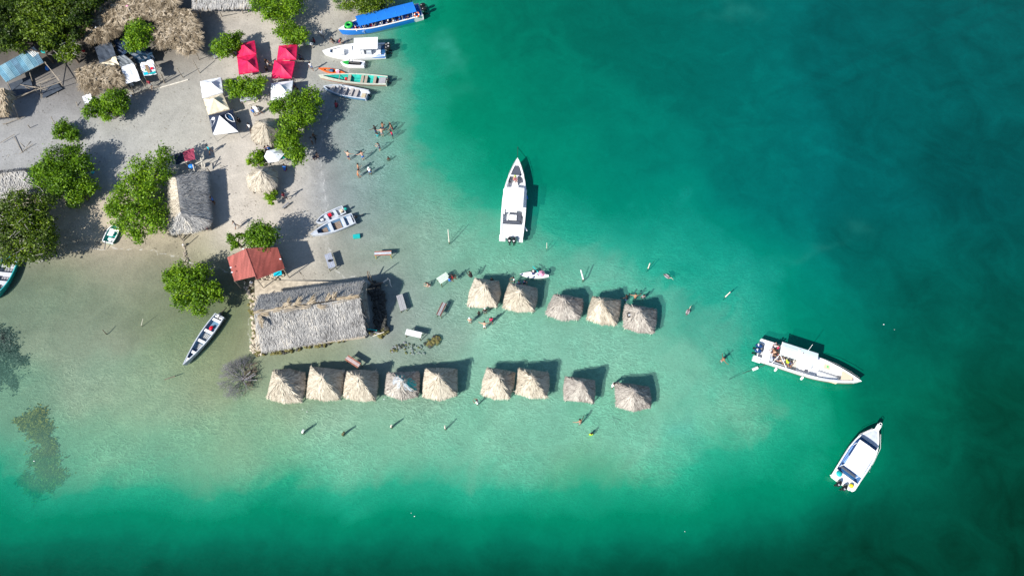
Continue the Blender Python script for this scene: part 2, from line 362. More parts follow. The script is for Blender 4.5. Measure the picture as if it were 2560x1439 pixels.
band = math_('MULTIPLY', mrange(wetn, .015, .05, 0, 1), mrange(wetn, .07, .16, 1, 0)); band = math_('MULTIPLY_ADD', band, -.14); n[-1].inputs[2].default_value = 1.0
col = mulcol(mulcol(at.outputs['Color'], blot), band)
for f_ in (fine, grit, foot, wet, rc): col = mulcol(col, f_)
fz = math_('ADD', sep.outputs[2], mrange(noise(.8, 3), .3, .7, -.02, .02)); fm = math_('MULTIPLY', mrange(math_('ABSOLUTE', fz), .0, .008, 1, 0), mrange(noise(1.6, 3), .45, .6, 0, .55))
fmx = n.new('ShaderNodeMix'); fmx.data_type = 'RGBA'; l.new(fm, fmx.inputs[0]); l.new(col, fmx.inputs[6]); fmx.inputs[7].default_value = (.62, .62, .60, 1); col = fmx.outputs[2]
l.new(col, b.inputs['Base Color'])
bp = n.new('ShaderNodeBump'); bp.inputs['Strength'].default_value = .5; bp.inputs['Distance'].default_value = .12
hh = math_('ADD', math_('MULTIPLY', noise(3.5, 6, .65), .8), math_('MULTIPLY', causticf, .8)); l.new(hh, bp.inputs['Height']); l.new(bp.outputs[0], b.inputs['Normal'])
def gz(x, y):
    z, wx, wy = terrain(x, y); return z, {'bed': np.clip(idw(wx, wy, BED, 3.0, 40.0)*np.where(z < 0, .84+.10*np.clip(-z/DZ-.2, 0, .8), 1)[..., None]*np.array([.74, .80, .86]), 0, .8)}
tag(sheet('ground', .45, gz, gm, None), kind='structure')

# water
wm = bpy.data.materials.new('sea_water'); wm.use_nodes = True
n = wm.node_tree.nodes; l = wm.node_tree.links; n.clear()
tc = n.new('ShaderNodeTexCoord')
at = n.new('ShaderNodeAttribute'); at.attribute_name = 'depth'; dep = at.outputs['Fac']
cl = n.new('ShaderNodeAttribute'); cl.attribute_name = 'cloud'
tl = n.new('ShaderNodeAttribute'); tl.attribute_name = 'blue'
depn = math_('MULTIPLY', dep, mrange(noise(.16, 5, .6, 1.2), .25, .75, .88, 1.12))
def expk(k): return math_('EXPONENT', math_('MULTIPLY', depn, -k))
cmb = n.new('ShaderNodeCombineXYZ')
for i, k in enumerate((.52, .11, .22)): l.new(expk(k), cmb.inputs[i])
rq = math_('MULTIPLY_ADD', depn, .44); n[-1].inputs[2].default_value = .12
l.new(math_('EXPONENT', math_('MULTIPLY', math_('MULTIPLY', rq, depn), -1.0)), cmb.inputs[0])
tr = n.new('ShaderNodeBsdfTransparent'); l.new(cmb.outputs[0], tr.inputs[0])
mixc = n.new('ShaderNodeMix'); mixc.data_type = 'RGBA'
cr = n.new('ShaderNodeValToRGB'); l.new(mrange(depn, 0, 8, 0, 1), cr.inputs[0])
el = cr.color_ramp.elements
while len(el) < 7: el.new(.5)
for e, (p, c) in zip(el, [(0, (.20, .48, .36)), (.12, (.22, .46, .34)), (.18, (.01, .34, .215)), (.28, (.0, .205, .112)), (.50, (.0, .100, .058)), (.72, (.0, .052, .030)), (1, (.0, .016, .007))]): e.position = p; e.color = (*c, 1)
hb = n.new('ShaderNodeMix'); hb.data_type = 'RGBA'; hb.blend_type = 'MULTIPLY'; l.new(tl.outputs['Fac'], hb.inputs[0]); l.new(cr.outputs[0], hb.inputs[6]); hb.inputs[7].default_value = (1.0, .92, 1.5, 1)
l.new(cl.outputs['Fac'], mixc.inputs[0]); l.new(hb.outputs[2], mixc.inputs[6]); mixc.inputs[7].default_value = (.06, .42, .34, 1)
mott = mrange(noise(.5, 5, .65, 1.0), .3, .7, .93, 1.07)
rip = mrange(noise(3.2, 4, .7, .6), .3, .7, .94, 1.06)
sc = mulcol(mulcol(mixc.outputs[2], mott), rip)
df = n.new('ShaderNodeBsdfDiffuse'); l.new(sc, df.inputs[0])
fac = math_('SUBTRACT', 1.0, math_('EXPONENT', math_('MULTIPLY', math_('MULTIPLY_ADD', depn, .12), math_('MULTIPLY', depn, -1.0)))); [q for q in n if q.type == 'MATH' and q.operation == 'MULTIPLY_ADD' and abs(q.inputs[1].default_value-.12) < 1e-4][-1].inputs[2].default_value = .17; fac = math_('MAXIMUM', fac, math_('MULTIPLY', cl.outputs['Fac'], .75))
mx = n.new('ShaderNodeMixShader'); l.new(fac, mx.inputs[0]); l.new(tr.outputs[0], mx.inputs[1]); l.new(df.outputs[0], mx.inputs[2])
gl = n.new('ShaderNodeBsdfGlossy'); gl.inputs['Roughness'].default_value = .12
ge = n.new('ShaderNodeNewGeometry'); vd = n.new('ShaderNodeVectorMath'); vd.operation = 'DOT_PRODUCT'; l.new(ge.outputs['Incoming'], vd.inputs[0]); l.new(ge.outputs['True Normal'], vd.inputs[1])
fres = math_('MULTIPLY_ADD', math_('POWER', math_('SUBTRACT', 1.0, math_('ABSOLUTE', vd.outputs['Value'])), 5.0), .98); n[-1].inputs[2].default_value = .02
bp = n.new('ShaderNodeBump'); bp.inputs['Strength'].default_value = .42; bp.inputs['Distance'].default_value = .10
wmap = n.new('ShaderNodeMapping'); l.new(tc.outputs['Object'], wmap.inputs[0]); wmap.inputs['Rotation'].default_value = (0, 0, R(-35)); wmap.inputs['Scale'].default_value = (1, 2.2, 1)
wk = n.new('ShaderNodeAttribute'); wk.attribute_name = 'wake'
hgt = math_('ADD', math_('MULTIPLY', noise(1.5, 5, .6, .5, wmap.outputs[0]), 1.0), math_('MULTIPLY', noise(5, 3, .6), .25))
hgt0 = hgt; hgt = math_('ADD', hgt, math_('MULTIPLY', wk.outputs['Fac'], 3.0))
l.new(hgt, bp.inputs['Height'])
for s_ in (gl,): l.new(bp.outputs[0], s_.inputs['Normal'])
bp2 = n.new('ShaderNodeBump'); bp2.inputs['Strength'].default_value = 1.0; bp2.inputs['Distance'].default_value = 1.0; l.new(math_('ADD', math_('MULTIPLY', hgt0, .008), math_('MULTIPLY', wk.outputs['Fac'], .30)), bp2.inputs['Height']); l.new(bp2.outputs[0], df.inputs['Normal'])
mx2 = n.new('ShaderNodeMixShader'); shal = mrange(dep, 0, .15, 0, 1); l.new(math_('MULTIPLY', fres, shal), mx2.inputs[0]); l.new(mx.outputs[0], mx2.inputs[1]); l.new(gl.outputs[0], mx2.inputs[2])
o = n.new('ShaderNodeOutputMaterial'); l.new(mx2.outputs[0], o.inputs[0])
CLOUD = [(1125, 125, 26, 40, .45), (1090, 110, 40, 22, .2), (1690, 1085, 60, 40, .6), (1750, 970, 70, 45, .35), (1730, 1020, 50, 60, .3), (1120, 235, 60, 30, .10), (1990, 640, 40, 12, .13), (2060, 612, 36, 12, .13), (2140, 570, 30, 22, .06), (1840, 30, 60, 22, .1), (2370, 1040, 60, 40, .0)]
def wz(x, y):
    z, wx, wy = terrain(x, y)
    px, py = to_px(x, y); px2 = px+30*wob(x, y, .9, 21)+14*wob(x, y, 2.6, 23); py2 = py+30*wob(x, y, .9, 22)+14*wob(x, y, 2.6, 24)
    c = np.zeros(x.shape)
    for a, b_, rx, ry, s_ in CLOUD: c += s_*np.exp(-(((px2-a)/rx)**2+((py2-b_)/ry)**2))
    c *= .75+.5*wob(x, y, 1.6, 25)
    # wake crests left by a passing boat
    wkf = np.zeros(x.shape)
    for (x0, y0), (x1, y1), amp in [((1900, 270), (2640, -70), 1.0), ((1930, 290), (2680, -50), -.8), ((1880, 250), (2600, -90), -.6), ((1700, 335), (2010, 310), .6), ((1960, 320), (2300, 480), .45), ((1985, 300), (2330, 460), -.4)]:
        A = P(x0, y0).xy; B = P(x1, y1).xy; d = (B-A).normalized(); L = (B-A).length
        t = (x-A.x)*d.x+(y-A.y)*d.y; s_ = (x-A.x)*(-d.y)+(y-A.y)*d.x+.5*wob(x, y, .3, 31)
        wkf += amp*np.exp(-(s_/.6)**2)*np.clip(t/8, 0, 1)*np.clip((L-t)/8, 0, 1)
    blue = np.clip((px-1150)/900, 0, 1)*np.clip((1000-py)/500, 0, 1)
    return np.zeros(x.shape), {'depth': np.maximum(0, -z)/DZ, 'cloud': np.clip(c, 0, 1), 'wake': wkf*.5, 'blue': blue}
tag(sheet('water', .5, wz, wm, None), kind='structure')

# ------------------------------------------------------------------ thatch
def V3(*a): return np.array([tuple(p) for p in a], float)
def thatch_strips(faces, n, length=.75, width=.09, lift=.07, over=.22, rag=.16, tone=(.25, 1.0), seed=0, wild=0.0):
    """faces: (top_a, top_b, eave_a, eave_b); strands run from the ridge side to the eave side"""
    r = np.random.default_rng(seed); areas = []
    for f in faces:
        a, b, c, d = V3(*f); areas.append(.5*(np.linalg.norm(np.cross(c-a, d-a))+np.linalg.norm(np.cross(b-a, d-a))))
    areas = np.array(areas); outV = []; outT = []
    for f, ar in zip(faces, areas):
        k = max(6, int(n*ar/areas.sum())); a, b, c, d = V3(*f)
        wt = np.linalg.norm(b-a); wb = np.linalg.norm(d-c); u = r.random(k)
        q = wt/max(wb, 1e-3)    # sample t so that density is even on a trapezoid
        t = (-q+np.sqrt(q*q+(1-q*q)*u))/(1-q) if abs(1-q) > 1e-3 else u
        s_ = r.random(k)
        E_ = c+(d-c)*s_[:, None]; A_ = a+(b-a)*s_[:, None]; D = E_-A_; Ln = np.linalg.norm(D, axis=1)
        Dn = D/Ln[:, None]; N = np.cross(d-c, D); N /= np.linalg.norm(N, axis=1)[:, None]; N *= np.sign(N[:, 2:3])
        W = np.cross(Dn, N)
        ang = r.normal(0, rag, k)+wild*r.uniform(-1, 1, k); Dn2 = Dn*np.cos(ang)[:, None]+W*np.sin(ang)[:, None]; W2 = np.cross(Dn2, N)
        ln = length*r.uniform(.6, 1.3, k); end = t*Ln+ln*.5
        mxe = Ln+over*r.uniform(.1, 1.2, k); end = np.minimum(end, mxe); st_ = np.maximum(end-ln, -.05)
        wd = width*r.uniform(.5, 1.3, k)
        z0 = r.uniform(.01, lift, k); z1 = z0+r.uniform(-.02, lift, k); z1 = np.where(end > Ln, z1-.4*(end-Ln), z1)
        p0 = A_+Dn*st_[:, None]+N*z0[:, None]; mid = A_+Dn*st_[:, None]+Dn2*((end-st_)*.55)[:, None]+N*(z0+r.uniform(0, lift, k))[:, None]
        p1 = A_+Dn*st_[:, None]+Dn2*(end-st_)[:, None]+N*z1[:, None]
        w_ = (W2*wd[:, None])*.5
        outV.append(np.stack([p0-w_*.6, p0+w_*.6, mid-w_, mid+w_, p1-w_*.25, p1+w_*.25], 1))
        base = r.random()*.34-.14
        tn = tone[0]+(tone[1]-tone[0])*np.clip(r.beta(2.2, 1.6, k)+.12*np.sin(s_*23+seed)+base-.05, 0, 1)
        tn = np.clip(tn+.16*np.sin(s_*7+t*9+seed*1.7)*np.sin(t*5+s_*3+seed), 0, 1); tn = np.where(r.random(k) < .16, tn*.3, tn); outT.append(tn)
    return np.concatenate(outV), np.concatenate(outT)
STRIP = [(0, 1, 3, 2), (2, 3, 5, 4)]
def thatch_obj(name, faces, n, m, parent, **kw):
    L = parent.location
    F = [tuple((Vector(p)-L) for p in f) for f in faces]
    Vv, T = thatch_strips(F, n, **kw)
    o = link(name, quads_mesh(name, Vv, T, m, 6, STRIP), parent)
    if name == 'thatch': o['kind'] = 'stuff'
    return o
def underlay(faces, parent, name='roof_frame', drop=.03, m=None):
    mb = MB()
    for f in faces:
        a, b, c, d = [Vector(p)-parent.location for p in f]
        pts = [a, b, d, c] if (a-b).length > .01 else [a, d, c]
        mb.plate([p-Vector((0, 0, drop)) for p in pts], .05)
    return mb.build(name, m or M_under, parent)
def hut(ring, apex, ze, za, label, group=None, cat='thatched hut', seed=0, posts=(0, 2, 4, 6), n=1900, m=None, base_z=None, ridge=None, tone=(.2, 1), top_tuft=True, splay=1.06, pm=None, skirt=None, shrink=1.0):
    "square or round palm-thatched shade hut: roof, thatch, four posts and two beams"
    Rg = [P(x, y, ze) for x, y in ring]; A = P(*apex, za)
    c = sum(Rg, Vector())/len(Rg); g = terr_z(c.x, c.y) if base_z is None else base_z
    t = empty('thatched_hut', (c.x, c.y, g), 0, label, cat, group)
    fs = []
    for i in range(len(Rg)):
        a, b = Rg[i], Rg[(i+1) % len(Rg)]
        A2 = A; B2 = A
        if ridge:
            A2 = P(*ridge[0], za); B2 = P(*ridge[1], za)
        fs.append((A2, B2, a, b))
    underlay(fs, t)
    thatch_obj('thatch', fs, n, m or M_thatch, t, seed=seed, tone=tone, lift=.035+.02*(seed % 3), width=.07, over=.2+.09*(seed % 4), rag=.16+.05*(seed % 3))
    if top_tuft:
        Vs = []; r = np.random.default_rng(seed+99); k = 46
        th = r.uniform(0, 6.28, k); el_ = r.uniform(-.7, .05, k); ln = r.uniform(.35, .75, k)
        d = np.stack([np.cos(th)*np.cos(el_), np.sin(th)*np.cos(el_), np.sin(el_)-.25], 1); a0 = np.array(A-t.location)+[0, 0, .05]
        wv = np.stack([-np.sin(th), np.cos(th), 0*th], 1)*.04
        p0 = a0+0*d; m_ = a0+d*ln[:, None]*.5+[0, 0, .03]; p1 = a0+d*ln[:, None]-[0, 0, .12]
        Vv = np.stack([p0-wv, p0+wv, m_-wv, m_+wv, p1-wv*.3, p1+wv*.3], 1)
        link('ridge_tuft', quads_mesh('ridge_tuft', Vv, r.uniform(tone[0], tone[1], k), m or M_thatch, 6, STRIP), t)['kind'] = 'stuff'
    for i in posts:
        q = Rg[i % len(Rg)]; top = c+(q-c)*.84; top.z = ze+.12; ft = c+(q-c)*.84*splay; ft.z = g-.3
        MB().tube([ft, top], [.075, .06], 7).build('post', pm or M_wpole, t, world=True)
    mb = MB(); q = [c+(Rg[i % len(Rg)]-c)*.84 for i in posts]
    for i in range(len(q)): mb.tube([q[i]+Vector((0, 0, .05)), q[(i+1) % len(q)]+Vector((0, 0, .05))], .045, 5)
    mb.build('beam', M_pole, t, world=True)
    return t, Rg, A
def ring8(TL, TR, BR, BL, out=(2.5, 3, 5, 3)):
    "corner pixels with the middle of each side bulged outward (top, right, bottom, left)"
    m = lambda a, b, dx, dy: ((a[0]+b[0])/2+dx, (a[1]+b[1])/2+dy)
    return [TL, m(TL, TR, 0, -out[0]), TR, m(TR, BR, out[1], 0), BR, m(BR, BL, 0, out[2]), BL, m(BL, TL, -out[3], 0)]
G1 = 'square palm-thatched huts standing in the shallow water'
HUTS = [
 (ring8((1187,695),(1247,703),(1243,766),(1168,765),(0,7,3,4)), (1212,714), 'leftmost hut of the upper row in the water, cream thatch with one dark shaded corner', 0, (.3, 1)),
 (ring8((1274,707),(1343,722),(1335,778),(1257,769),(2,3,6,3)), (1300,728), 'second hut from the left in the upper row, below the white paddle board', 1, (.25, 1)),
 (ring8((1386,736),(1456,748),(1448,797),(1364,785),(2,4,9,2)), (1411,748), 'middle hut of the upper row in the water, greyish patch of thatch at its peak', 2, (.15, .85)),
 (ring8((1481,741),(1552,751),(1541,812),(1467,797),(1,3,6,2)), (1503,752), 'fourth hut of the upper row, half cream and half greyish thatch', 3, (.2, .9)),
 (ring8((1563,761),(1642,775),(1635,833),(1559,818),(2,3,6,3)), (1598,775), 'rightmost hut of the upper row, with a small dark vent frame on its roof', 4, (.1, .85)),
 (ring8((684,925),(762,933),(753,1004),(668,995),(6,5,7,1)), (702,946), 'leftmost hut of the lower row, beside the bleached dead bush', 5, (.35, 1)),
 (ring8((776,917),(862,926),(850,998),(766,994),(1,3,5,2)), (806,943), 'second hut of the lower row from the left, brightest cream left side', 6, (.35, 1)),
 (ring8((866,927),(944,928),(938,1000),(859,992),(2,2,5,2)), (897,944), 'third hut of the lower row, just below the pinkish slanted table', 7, (.35, 1)),
 (ring8((969,932),(1047,929),(1045,990),(963,985),(-1,2,12,1)), (1005,949), 'fourth hut of the lower row, turquoise tarp draped over its peak', 8, (.15, .85)),
 (ring8((1062,921),(1142,922),(1142,988),(1057,992),(2,1,11,2)), (1096,941), 'fifth hut of the lower row, last before the gap, plain cream thatch', 9, (.35, 1)),
 (ring8((1218,919),(1287,931),(1273,996),(1203,985),(1,4,6,3)), (1247,944), 'sixth hut of the lower row, with a shaggy loose crown of leaves', 10, (.25, 1)),
 (ring8((1296,921),(1371,933),(1366,994),(1290,982),(1,3,6,-2)), (1331,943), 'seventh hut of the lower row, with a notch in its left eave', 11, (.3, 1)),
 (ring8((1413,941),(1487,951),(1485,1008),(1410,1000),(1,2,-1,3)), (1455,959), 'second hut from the right in the lower row, pinkish grey and flat topped', 12, (.1, .8)),
 (ring8((1539,957),(1622,968),(1627,1018),(1541,1015),(2,3,11,1)), (1585,977), 'rightmost hut of the lower row, its upper half black in shade', 13, (.1, .85))]
hut_objs = []
for ring, ap, lb, sdx, tn in HUTS:
    hut_objs.append(hut(ring, ap, .85, 3.15+.22*math.sin(sdx*2.3), lb, G1, seed=sdx, tone=tn, n=3000, m=M_thatchm if sdx in (2, 4, 8, 12, 13) else None))
# tarp over the fourth lower hut, vent frame on the fifth upper hut
_, Rg, A = hut_objs[8]
def on_roof(Rg, A, i, f, j, g=0.0, up=.16):
    q = Rg[i].lerp(Rg[(i+1) % 8], j); return A.lerp(q, f)+Vector((0, 0, up))
tp = MB(); ringp = [(on_roof(Rg, A, 0, .52, .2), ), ]
edge = [(7, .2, .55), (0, .1, .62), (0, .9, .72), (1, .5, .42), (2, .5, .55), (3, .0, .85), (3, .6, .93), (4, .0, .75), (4, .6, .58), (5, .4, .55), (6, .2, .50), (6, .9, .58)]
top = A+Vector((0, 0, .26)); eds = [on_roof(Rg, A, i, f, j, up=.17) for i, j, f in edge]
def tarp_part(idx, name, m, par):
    mb = MB()
    for k in idx:
        a, b = eds[k], eds[(k+1) % len(eds)]
        g = [[top.lerp(a.lerp(b, s/3), t/4)+Vector((0, 0, .05*math.sin(k*3+s*2.2+t))) for s in range(4)] for t in range(5)]
        vs = [v for row in g for v in row]; mb.add(vs, [(t*4+s, t*4+s+1, (t+1)*4+s+1, (t+1)*4+s) for t in range(4) for s in range(3)])
    return mb.build(name, m, par, world=True)
tpe = empty('tarp', tuple(top), 0, 'faded tarp, pale grey on one side and turquoise on the other, over a hut peak', 'tarp')
tarp_part([0, 7, 8, 9, 10, 11], 'faded_half', mat('faded_tarp', (.38, .42, .46), .7, .15, 2), tpe); tarp_part([1, 2, 3, 4, 5, 6], 'turquoise_half', M_tealfab, tpe)
_, Rg, A = hut_objs[4]
q = on_roof(Rg, A, 6, .62, .7, up=.2); q2 = on_roof(Rg, A, 6, .8, .7, up=.2)
vf = empty('vent_frame', tuple(q), R(10), 'small dark square frame with a pale centre lying on a thatched roof', 'frame')
mb = MB()
for a in ((-.3, .3, .2, .28), (-.3, .3, -.28, -.2), (-.3, -.22, -.2, .2), (.22, .3, -.2, .2)): mb.box(*a, 0, .1)
mb.build('frame', M_black, vf); MB().box(-.13, .13, -.1, .1, .0, .06).build('pane', M_greypaint, vf)

# land huts
hut([(640,303),(672,296),(700,300),(703,330),(678,358),(652,362),(628,350),(628,324)], (661,310), 1.9, 3.7, 'round thatched hut on the sand beside the big mangrove, leaves flaring out', seed=21, n=2600, tone=(.15, .9), pm=M_pole, group='round thatched huts on the sand')
hut([(640,419),(667,417),(691,429),(693,462),(683,473),(652,481),(622,472),(616,442)], (652,428), 1.9, 3.5, 'round thatched hut just below the white hexagonal umbrella', seed=22, n=2600, tone=(.35, 1), pm=M_pole, group='round thatched huts on the sand')

def roofed(name, faces_px, n, label, cat, posts, m, tone=(.2, 1), seed=0, kw=None, gz_=None):
    "thatched building: faces_px = [((ax,ay,az),(bx,by,bz),(cx,cy,cz),(dx,dy,dz)), ...] top a,b eave c,d"
    F = [tuple(P(*p) for p in f[:4]) for f in faces_px]
    c = sum((p for f in F for p in f), Vector())/(4*len(F)); g = max(0.0, terr_z(c.x, c.y)) if gz_ is None else gz_
    t = empty(name, (c.x, c.y, g), 0, label, cat)
    underlay(F, t)
    tot = sum((f[1]-f[0]).length+(f[3]-f[2]).length for f in F)
    for k, f in enumerate(F):
        sp = faces_px[k][4] if len(faces_px[k]) > 4 else {}
        ar = ((f[1]-f[0]).length+(f[3]-f[2]).length)*.5*(((f[2]+f[3])-(f[0]+f[1])).length*.5)
        kk = dict(seed=seed+k, tone=tone); kk.update(kw or {}); kk.update({q: v for q, v in sp.items() if q not in ('m',)})
        thatch_obj('thatch', [f], int(n*ar), sp.get('m', m), t, **kk)
    for bx, by, tx, ty, z in posts:
        b0 = P(bx, by, g); t0 = P(tx, ty, z) if tx is not None else Vector((b0.x, b0.y, z)); b0.z = g-.3
        MB().tube([b0, t0], [.07, .055], 6).build('post', M_pole, t, world=True)
    return t, F, g
# big hall on the stone platform
zr, ze = 4.3, 2.2
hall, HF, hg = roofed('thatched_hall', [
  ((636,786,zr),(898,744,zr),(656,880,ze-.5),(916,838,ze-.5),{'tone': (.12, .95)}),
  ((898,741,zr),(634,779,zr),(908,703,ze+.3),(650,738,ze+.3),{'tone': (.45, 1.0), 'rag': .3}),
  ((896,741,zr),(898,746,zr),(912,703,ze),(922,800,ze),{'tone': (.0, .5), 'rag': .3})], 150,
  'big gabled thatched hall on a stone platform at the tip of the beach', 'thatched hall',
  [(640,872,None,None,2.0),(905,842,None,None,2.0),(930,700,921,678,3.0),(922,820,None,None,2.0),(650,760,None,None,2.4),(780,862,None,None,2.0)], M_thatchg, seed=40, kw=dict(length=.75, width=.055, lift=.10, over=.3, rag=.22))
# loose pale fronds along the hall's ridge
def frond_heap(spots, parent, z, name='ridge_frond', n=26, size=1.0, m=None, flat=.5):
    for k, (x, y, ang) in enumerate(spots):
        r = np.random.default_rng(k*7+int(x)); c = P(x, y, z)-parent.location
        th = R(ang)+r.normal(0, .22, n); ln = size*r.uniform(.6, 1.2, n)
        d = np.stack([np.cos(th), np.sin(th), r.uniform(-.12, .16, n)], 1); wv = np.stack([-np.sin(th), np.cos(th), 0*th], 1)*.05
        off = np.array(c)+r.normal(0, .09, (n, 3))*[1, 1, .4]
        p0 = off-d*ln[:, None]*.35; m_ = off+[0, 0, .08]; p1 = off+d*ln[:, None]*.65-[0, 0, .05]
        link(name, quads_mesh(name, np.stack([p0-wv*.4, p0+wv*.4, m_-wv, m_+wv, p1-wv*.2, p1+wv*.2], 1), r.uniform(.35, 1, n), m or M_frond, 6, STRIP), parent)
frond_heap([(645,779,10),(660,785,0),(690,775,12),(715,762,20),(740,760,5),(760,768,10),(775,757,15),(800,766,-10),(700,772,190),(730,770,170),(850,748,10),(870,745,15),(885,742,8),(650,795,-80),(655,805,-85),(835,742,80),(780,748,60),(820,745,70),(745,752,60),(720,756,80)], hall, zr+.10, size=.95, n=22)
mb = MB()
for a, b_ in (((634,783),(770,768)),((710,778),(782,760)),((705,782),(778,764)),((830,760),(895,745)),((712,775),(775,766))): mb.tube([P(*a, zr+.2), P(*b_, zr+.2)], .05, 5)
mb.build('ridge_pole', M_pole, hall, world=True)
MB().plate([P(636,700,.62),P(640,876,.62),P(912,842,.62),P(918,706,.62)], .5).build('floor', M_stone, hall, world=True)
# west house, hipped roof
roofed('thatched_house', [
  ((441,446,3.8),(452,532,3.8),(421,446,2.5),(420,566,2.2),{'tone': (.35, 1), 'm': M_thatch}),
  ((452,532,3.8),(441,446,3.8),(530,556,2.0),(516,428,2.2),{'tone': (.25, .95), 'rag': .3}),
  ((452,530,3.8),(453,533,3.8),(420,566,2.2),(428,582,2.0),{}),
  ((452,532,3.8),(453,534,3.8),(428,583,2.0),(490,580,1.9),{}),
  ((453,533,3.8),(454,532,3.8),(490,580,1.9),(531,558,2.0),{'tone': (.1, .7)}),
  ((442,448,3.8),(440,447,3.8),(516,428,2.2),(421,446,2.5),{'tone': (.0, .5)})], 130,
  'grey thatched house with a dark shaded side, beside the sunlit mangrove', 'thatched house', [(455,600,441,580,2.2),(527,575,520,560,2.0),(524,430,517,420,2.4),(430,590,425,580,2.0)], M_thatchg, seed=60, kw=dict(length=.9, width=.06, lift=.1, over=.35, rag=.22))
# top building
roofed('thatched_building', [((478,-60,4.2),(640,-60,4.2),(481,24,2.4),(628,22,2.4),{'tone': (.25, .95)})], 60, 'wide grey thatched roof cut off by the top edge of the photo', 'thatched building',
  [(553,40,550,30,2.3),(606,33,604,20,2.3),(640,26,637,15,2.3),(500,42,496,28,2.3)], M_thatchg, seed=70, kw=dict(over=.3))
# left edge thatch and the roof between the two left trees
roofed('thatched_shed', [((-60,225,3.6),(10,222,3.4),(-60,300,2.2),(20,292,2.2)),((10,222,3.4),(10,224,3.4),(20,292,2.2),(35,240,2.3))], 60, 'brown thatched roof corner at the left edge below the blue metal roof', 'thatched shed', [(45,300,34,262,2.4)], M_frond, seed=75, kw=dict(length=1.1, lift=.14, rag=.3), tone=(.2, 1))
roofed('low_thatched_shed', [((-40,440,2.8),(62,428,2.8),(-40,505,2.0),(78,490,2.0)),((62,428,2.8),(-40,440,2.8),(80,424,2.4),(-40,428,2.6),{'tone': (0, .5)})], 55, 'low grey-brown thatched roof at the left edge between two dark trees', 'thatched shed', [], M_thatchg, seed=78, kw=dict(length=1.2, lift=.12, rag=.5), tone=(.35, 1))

# shaggy frond-roofed shelters, upper left
def shelter(poly, z, label, n, seed, posts=(), wild=1.2, tone=(.15, 1), hump=.5, ang=None, m=None):
    c = P(sum(p[0] for p in poly)/len(poly), sum(p[1] for p in poly)/len(poly), z); g = max(0, terr_z(c.x, c.y))
    t = empty('palm_frond_shelter', (c.x, c.y, g), 0, label, 'palm shelter', 'shelters roofed with loose dry palm fronds')
    W = [P(x, y, z) for x, y in poly]; MB().plate(W, .08).build('roof_frame', M_under, t, world=True)
    # fans of leaflets: each frond is its own spray on the roof
    xs = np.array([p.x for p in W]); ys = np.array([p.y for p in W]); r = np.random.default_rng(seed); pts = []
    while len(pts) < n:
        x, y = r.uniform(xs.min(), xs.max()), r.uniform(ys.min(), ys.max()); ins = False
        for i in range(len(W)):
            a, b_ = W[i], W[(i+1) % len(W)]
            if (a.y > y) != (b_.y > y) and x < (b_.x-a.x)*(y-a.y)/(b_.y-a.y)+a.x: ins = not ins
        if ins: pts.append((x, y))
    pts = np.array(pts); k = 26; N = n*k
    base = R(-75 if ang is None else ang)+r.uniform(-wild, wild, n); ln0 = r.uniform(1.0, 2.0, n); zz = z+.1+hump*r.random(n)*.6
    th = np.repeat(base, k)+r.normal(0, .42, N); ln = np.repeat(ln0, k)*r.uniform(.7, 1.15, N)
    o_ = np.stack([np.repeat(pts[:, 0], k), np.repeat(pts[:, 1], k), np.repeat(zz, k)], 1)-np.array(t.location)
    d = np.stack([np.cos(th), np.sin(th), 0*th], 1); wv = np.stack([-np.sin(th), np.cos(th), r.uniform(-.4, .4, N)], 1)*.022
    tilt_ = np.repeat(r.uniform(-.05, .35, n), k)
    p0 = o_-d*(ln*.4)[:, None]; m_ = o_+np.stack([0*th, 0*th, tilt_*.4+.06], 1); p1 = o_+d*(ln*.6)[:, None]-np.stack([0*th, 0*th, tilt_*.5], 1)
    T = np.repeat(r.uniform(tone[0], tone[1], n)**1.3, k)+r.normal(0, .24, N)
    o = link('fronds', quads_mesh('fronds', np.stack([p0-wv, p0+wv, m_-wv, m_+wv, p1-wv*.3, p1+wv*.3], 1), np.clip(T, 0, 1), m or M_frond, 6, STRIP), t); o['kind'] = 'stuff'
    for bx, by, tx, ty in posts:
        a = P(bx, by, g); b_ = P(tx, ty, z-.02); a.z = g-.3; MB().tube([a, b_], [.065, .05], 6).build('post', M_pole, t, world=True)
    return t
shelter([(252,28),(300,12),(330,-6),(392,-10),(440,8),(446,24),(400,44),(350,52),(300,62),(262,52)], 2.6, 'long ragged strip of dry fronds at the forest edge, top left', 420, 1, [(294,66,290,52),(458,38,450,18),(400,64,396,45)])
shelter([(207,62),(250,40),(262,52),(300,62),(304,84),(268,100),(222,112),(210,84)], 2.4, 'brown and grey frond roof with bare poles sticking out on its left', 260, 2, [(222,126,218,108),(272,108,268,90)], tone=(.0, .85))
shelter([(390,40),(440,30),(484,34),(490,60),(500,92),(498,118),(484,136),(462,132),(430,116),(396,116),(386,90),(398,66)], 2.7, 'large ragged frond roof beside the black shadow, with poles at its lower corner', 480, 3, [(500,185,481,150),(457,194,441,170),(411,209,400,182),(496,150,490,128),(392,128,390,112)], tone=(.2, 1))
shelter([(200,180),(238,168),(270,172),(300,178),(308,200),(300,214),(262,220),(236,236),(210,222),(204,200)], 2.2, 'frond roof just left of the plain white tarp', 260, 4, [(212,240,205,215),(322,222,308,202)], tone=(.15, .95))
shelter([(378,0),(420,-20),(445,-5),(440,12),(400,14)], 2.9, 'small tuft of fronds at the very top beside the dark gap', 70, 5, tone=(.2, .9))

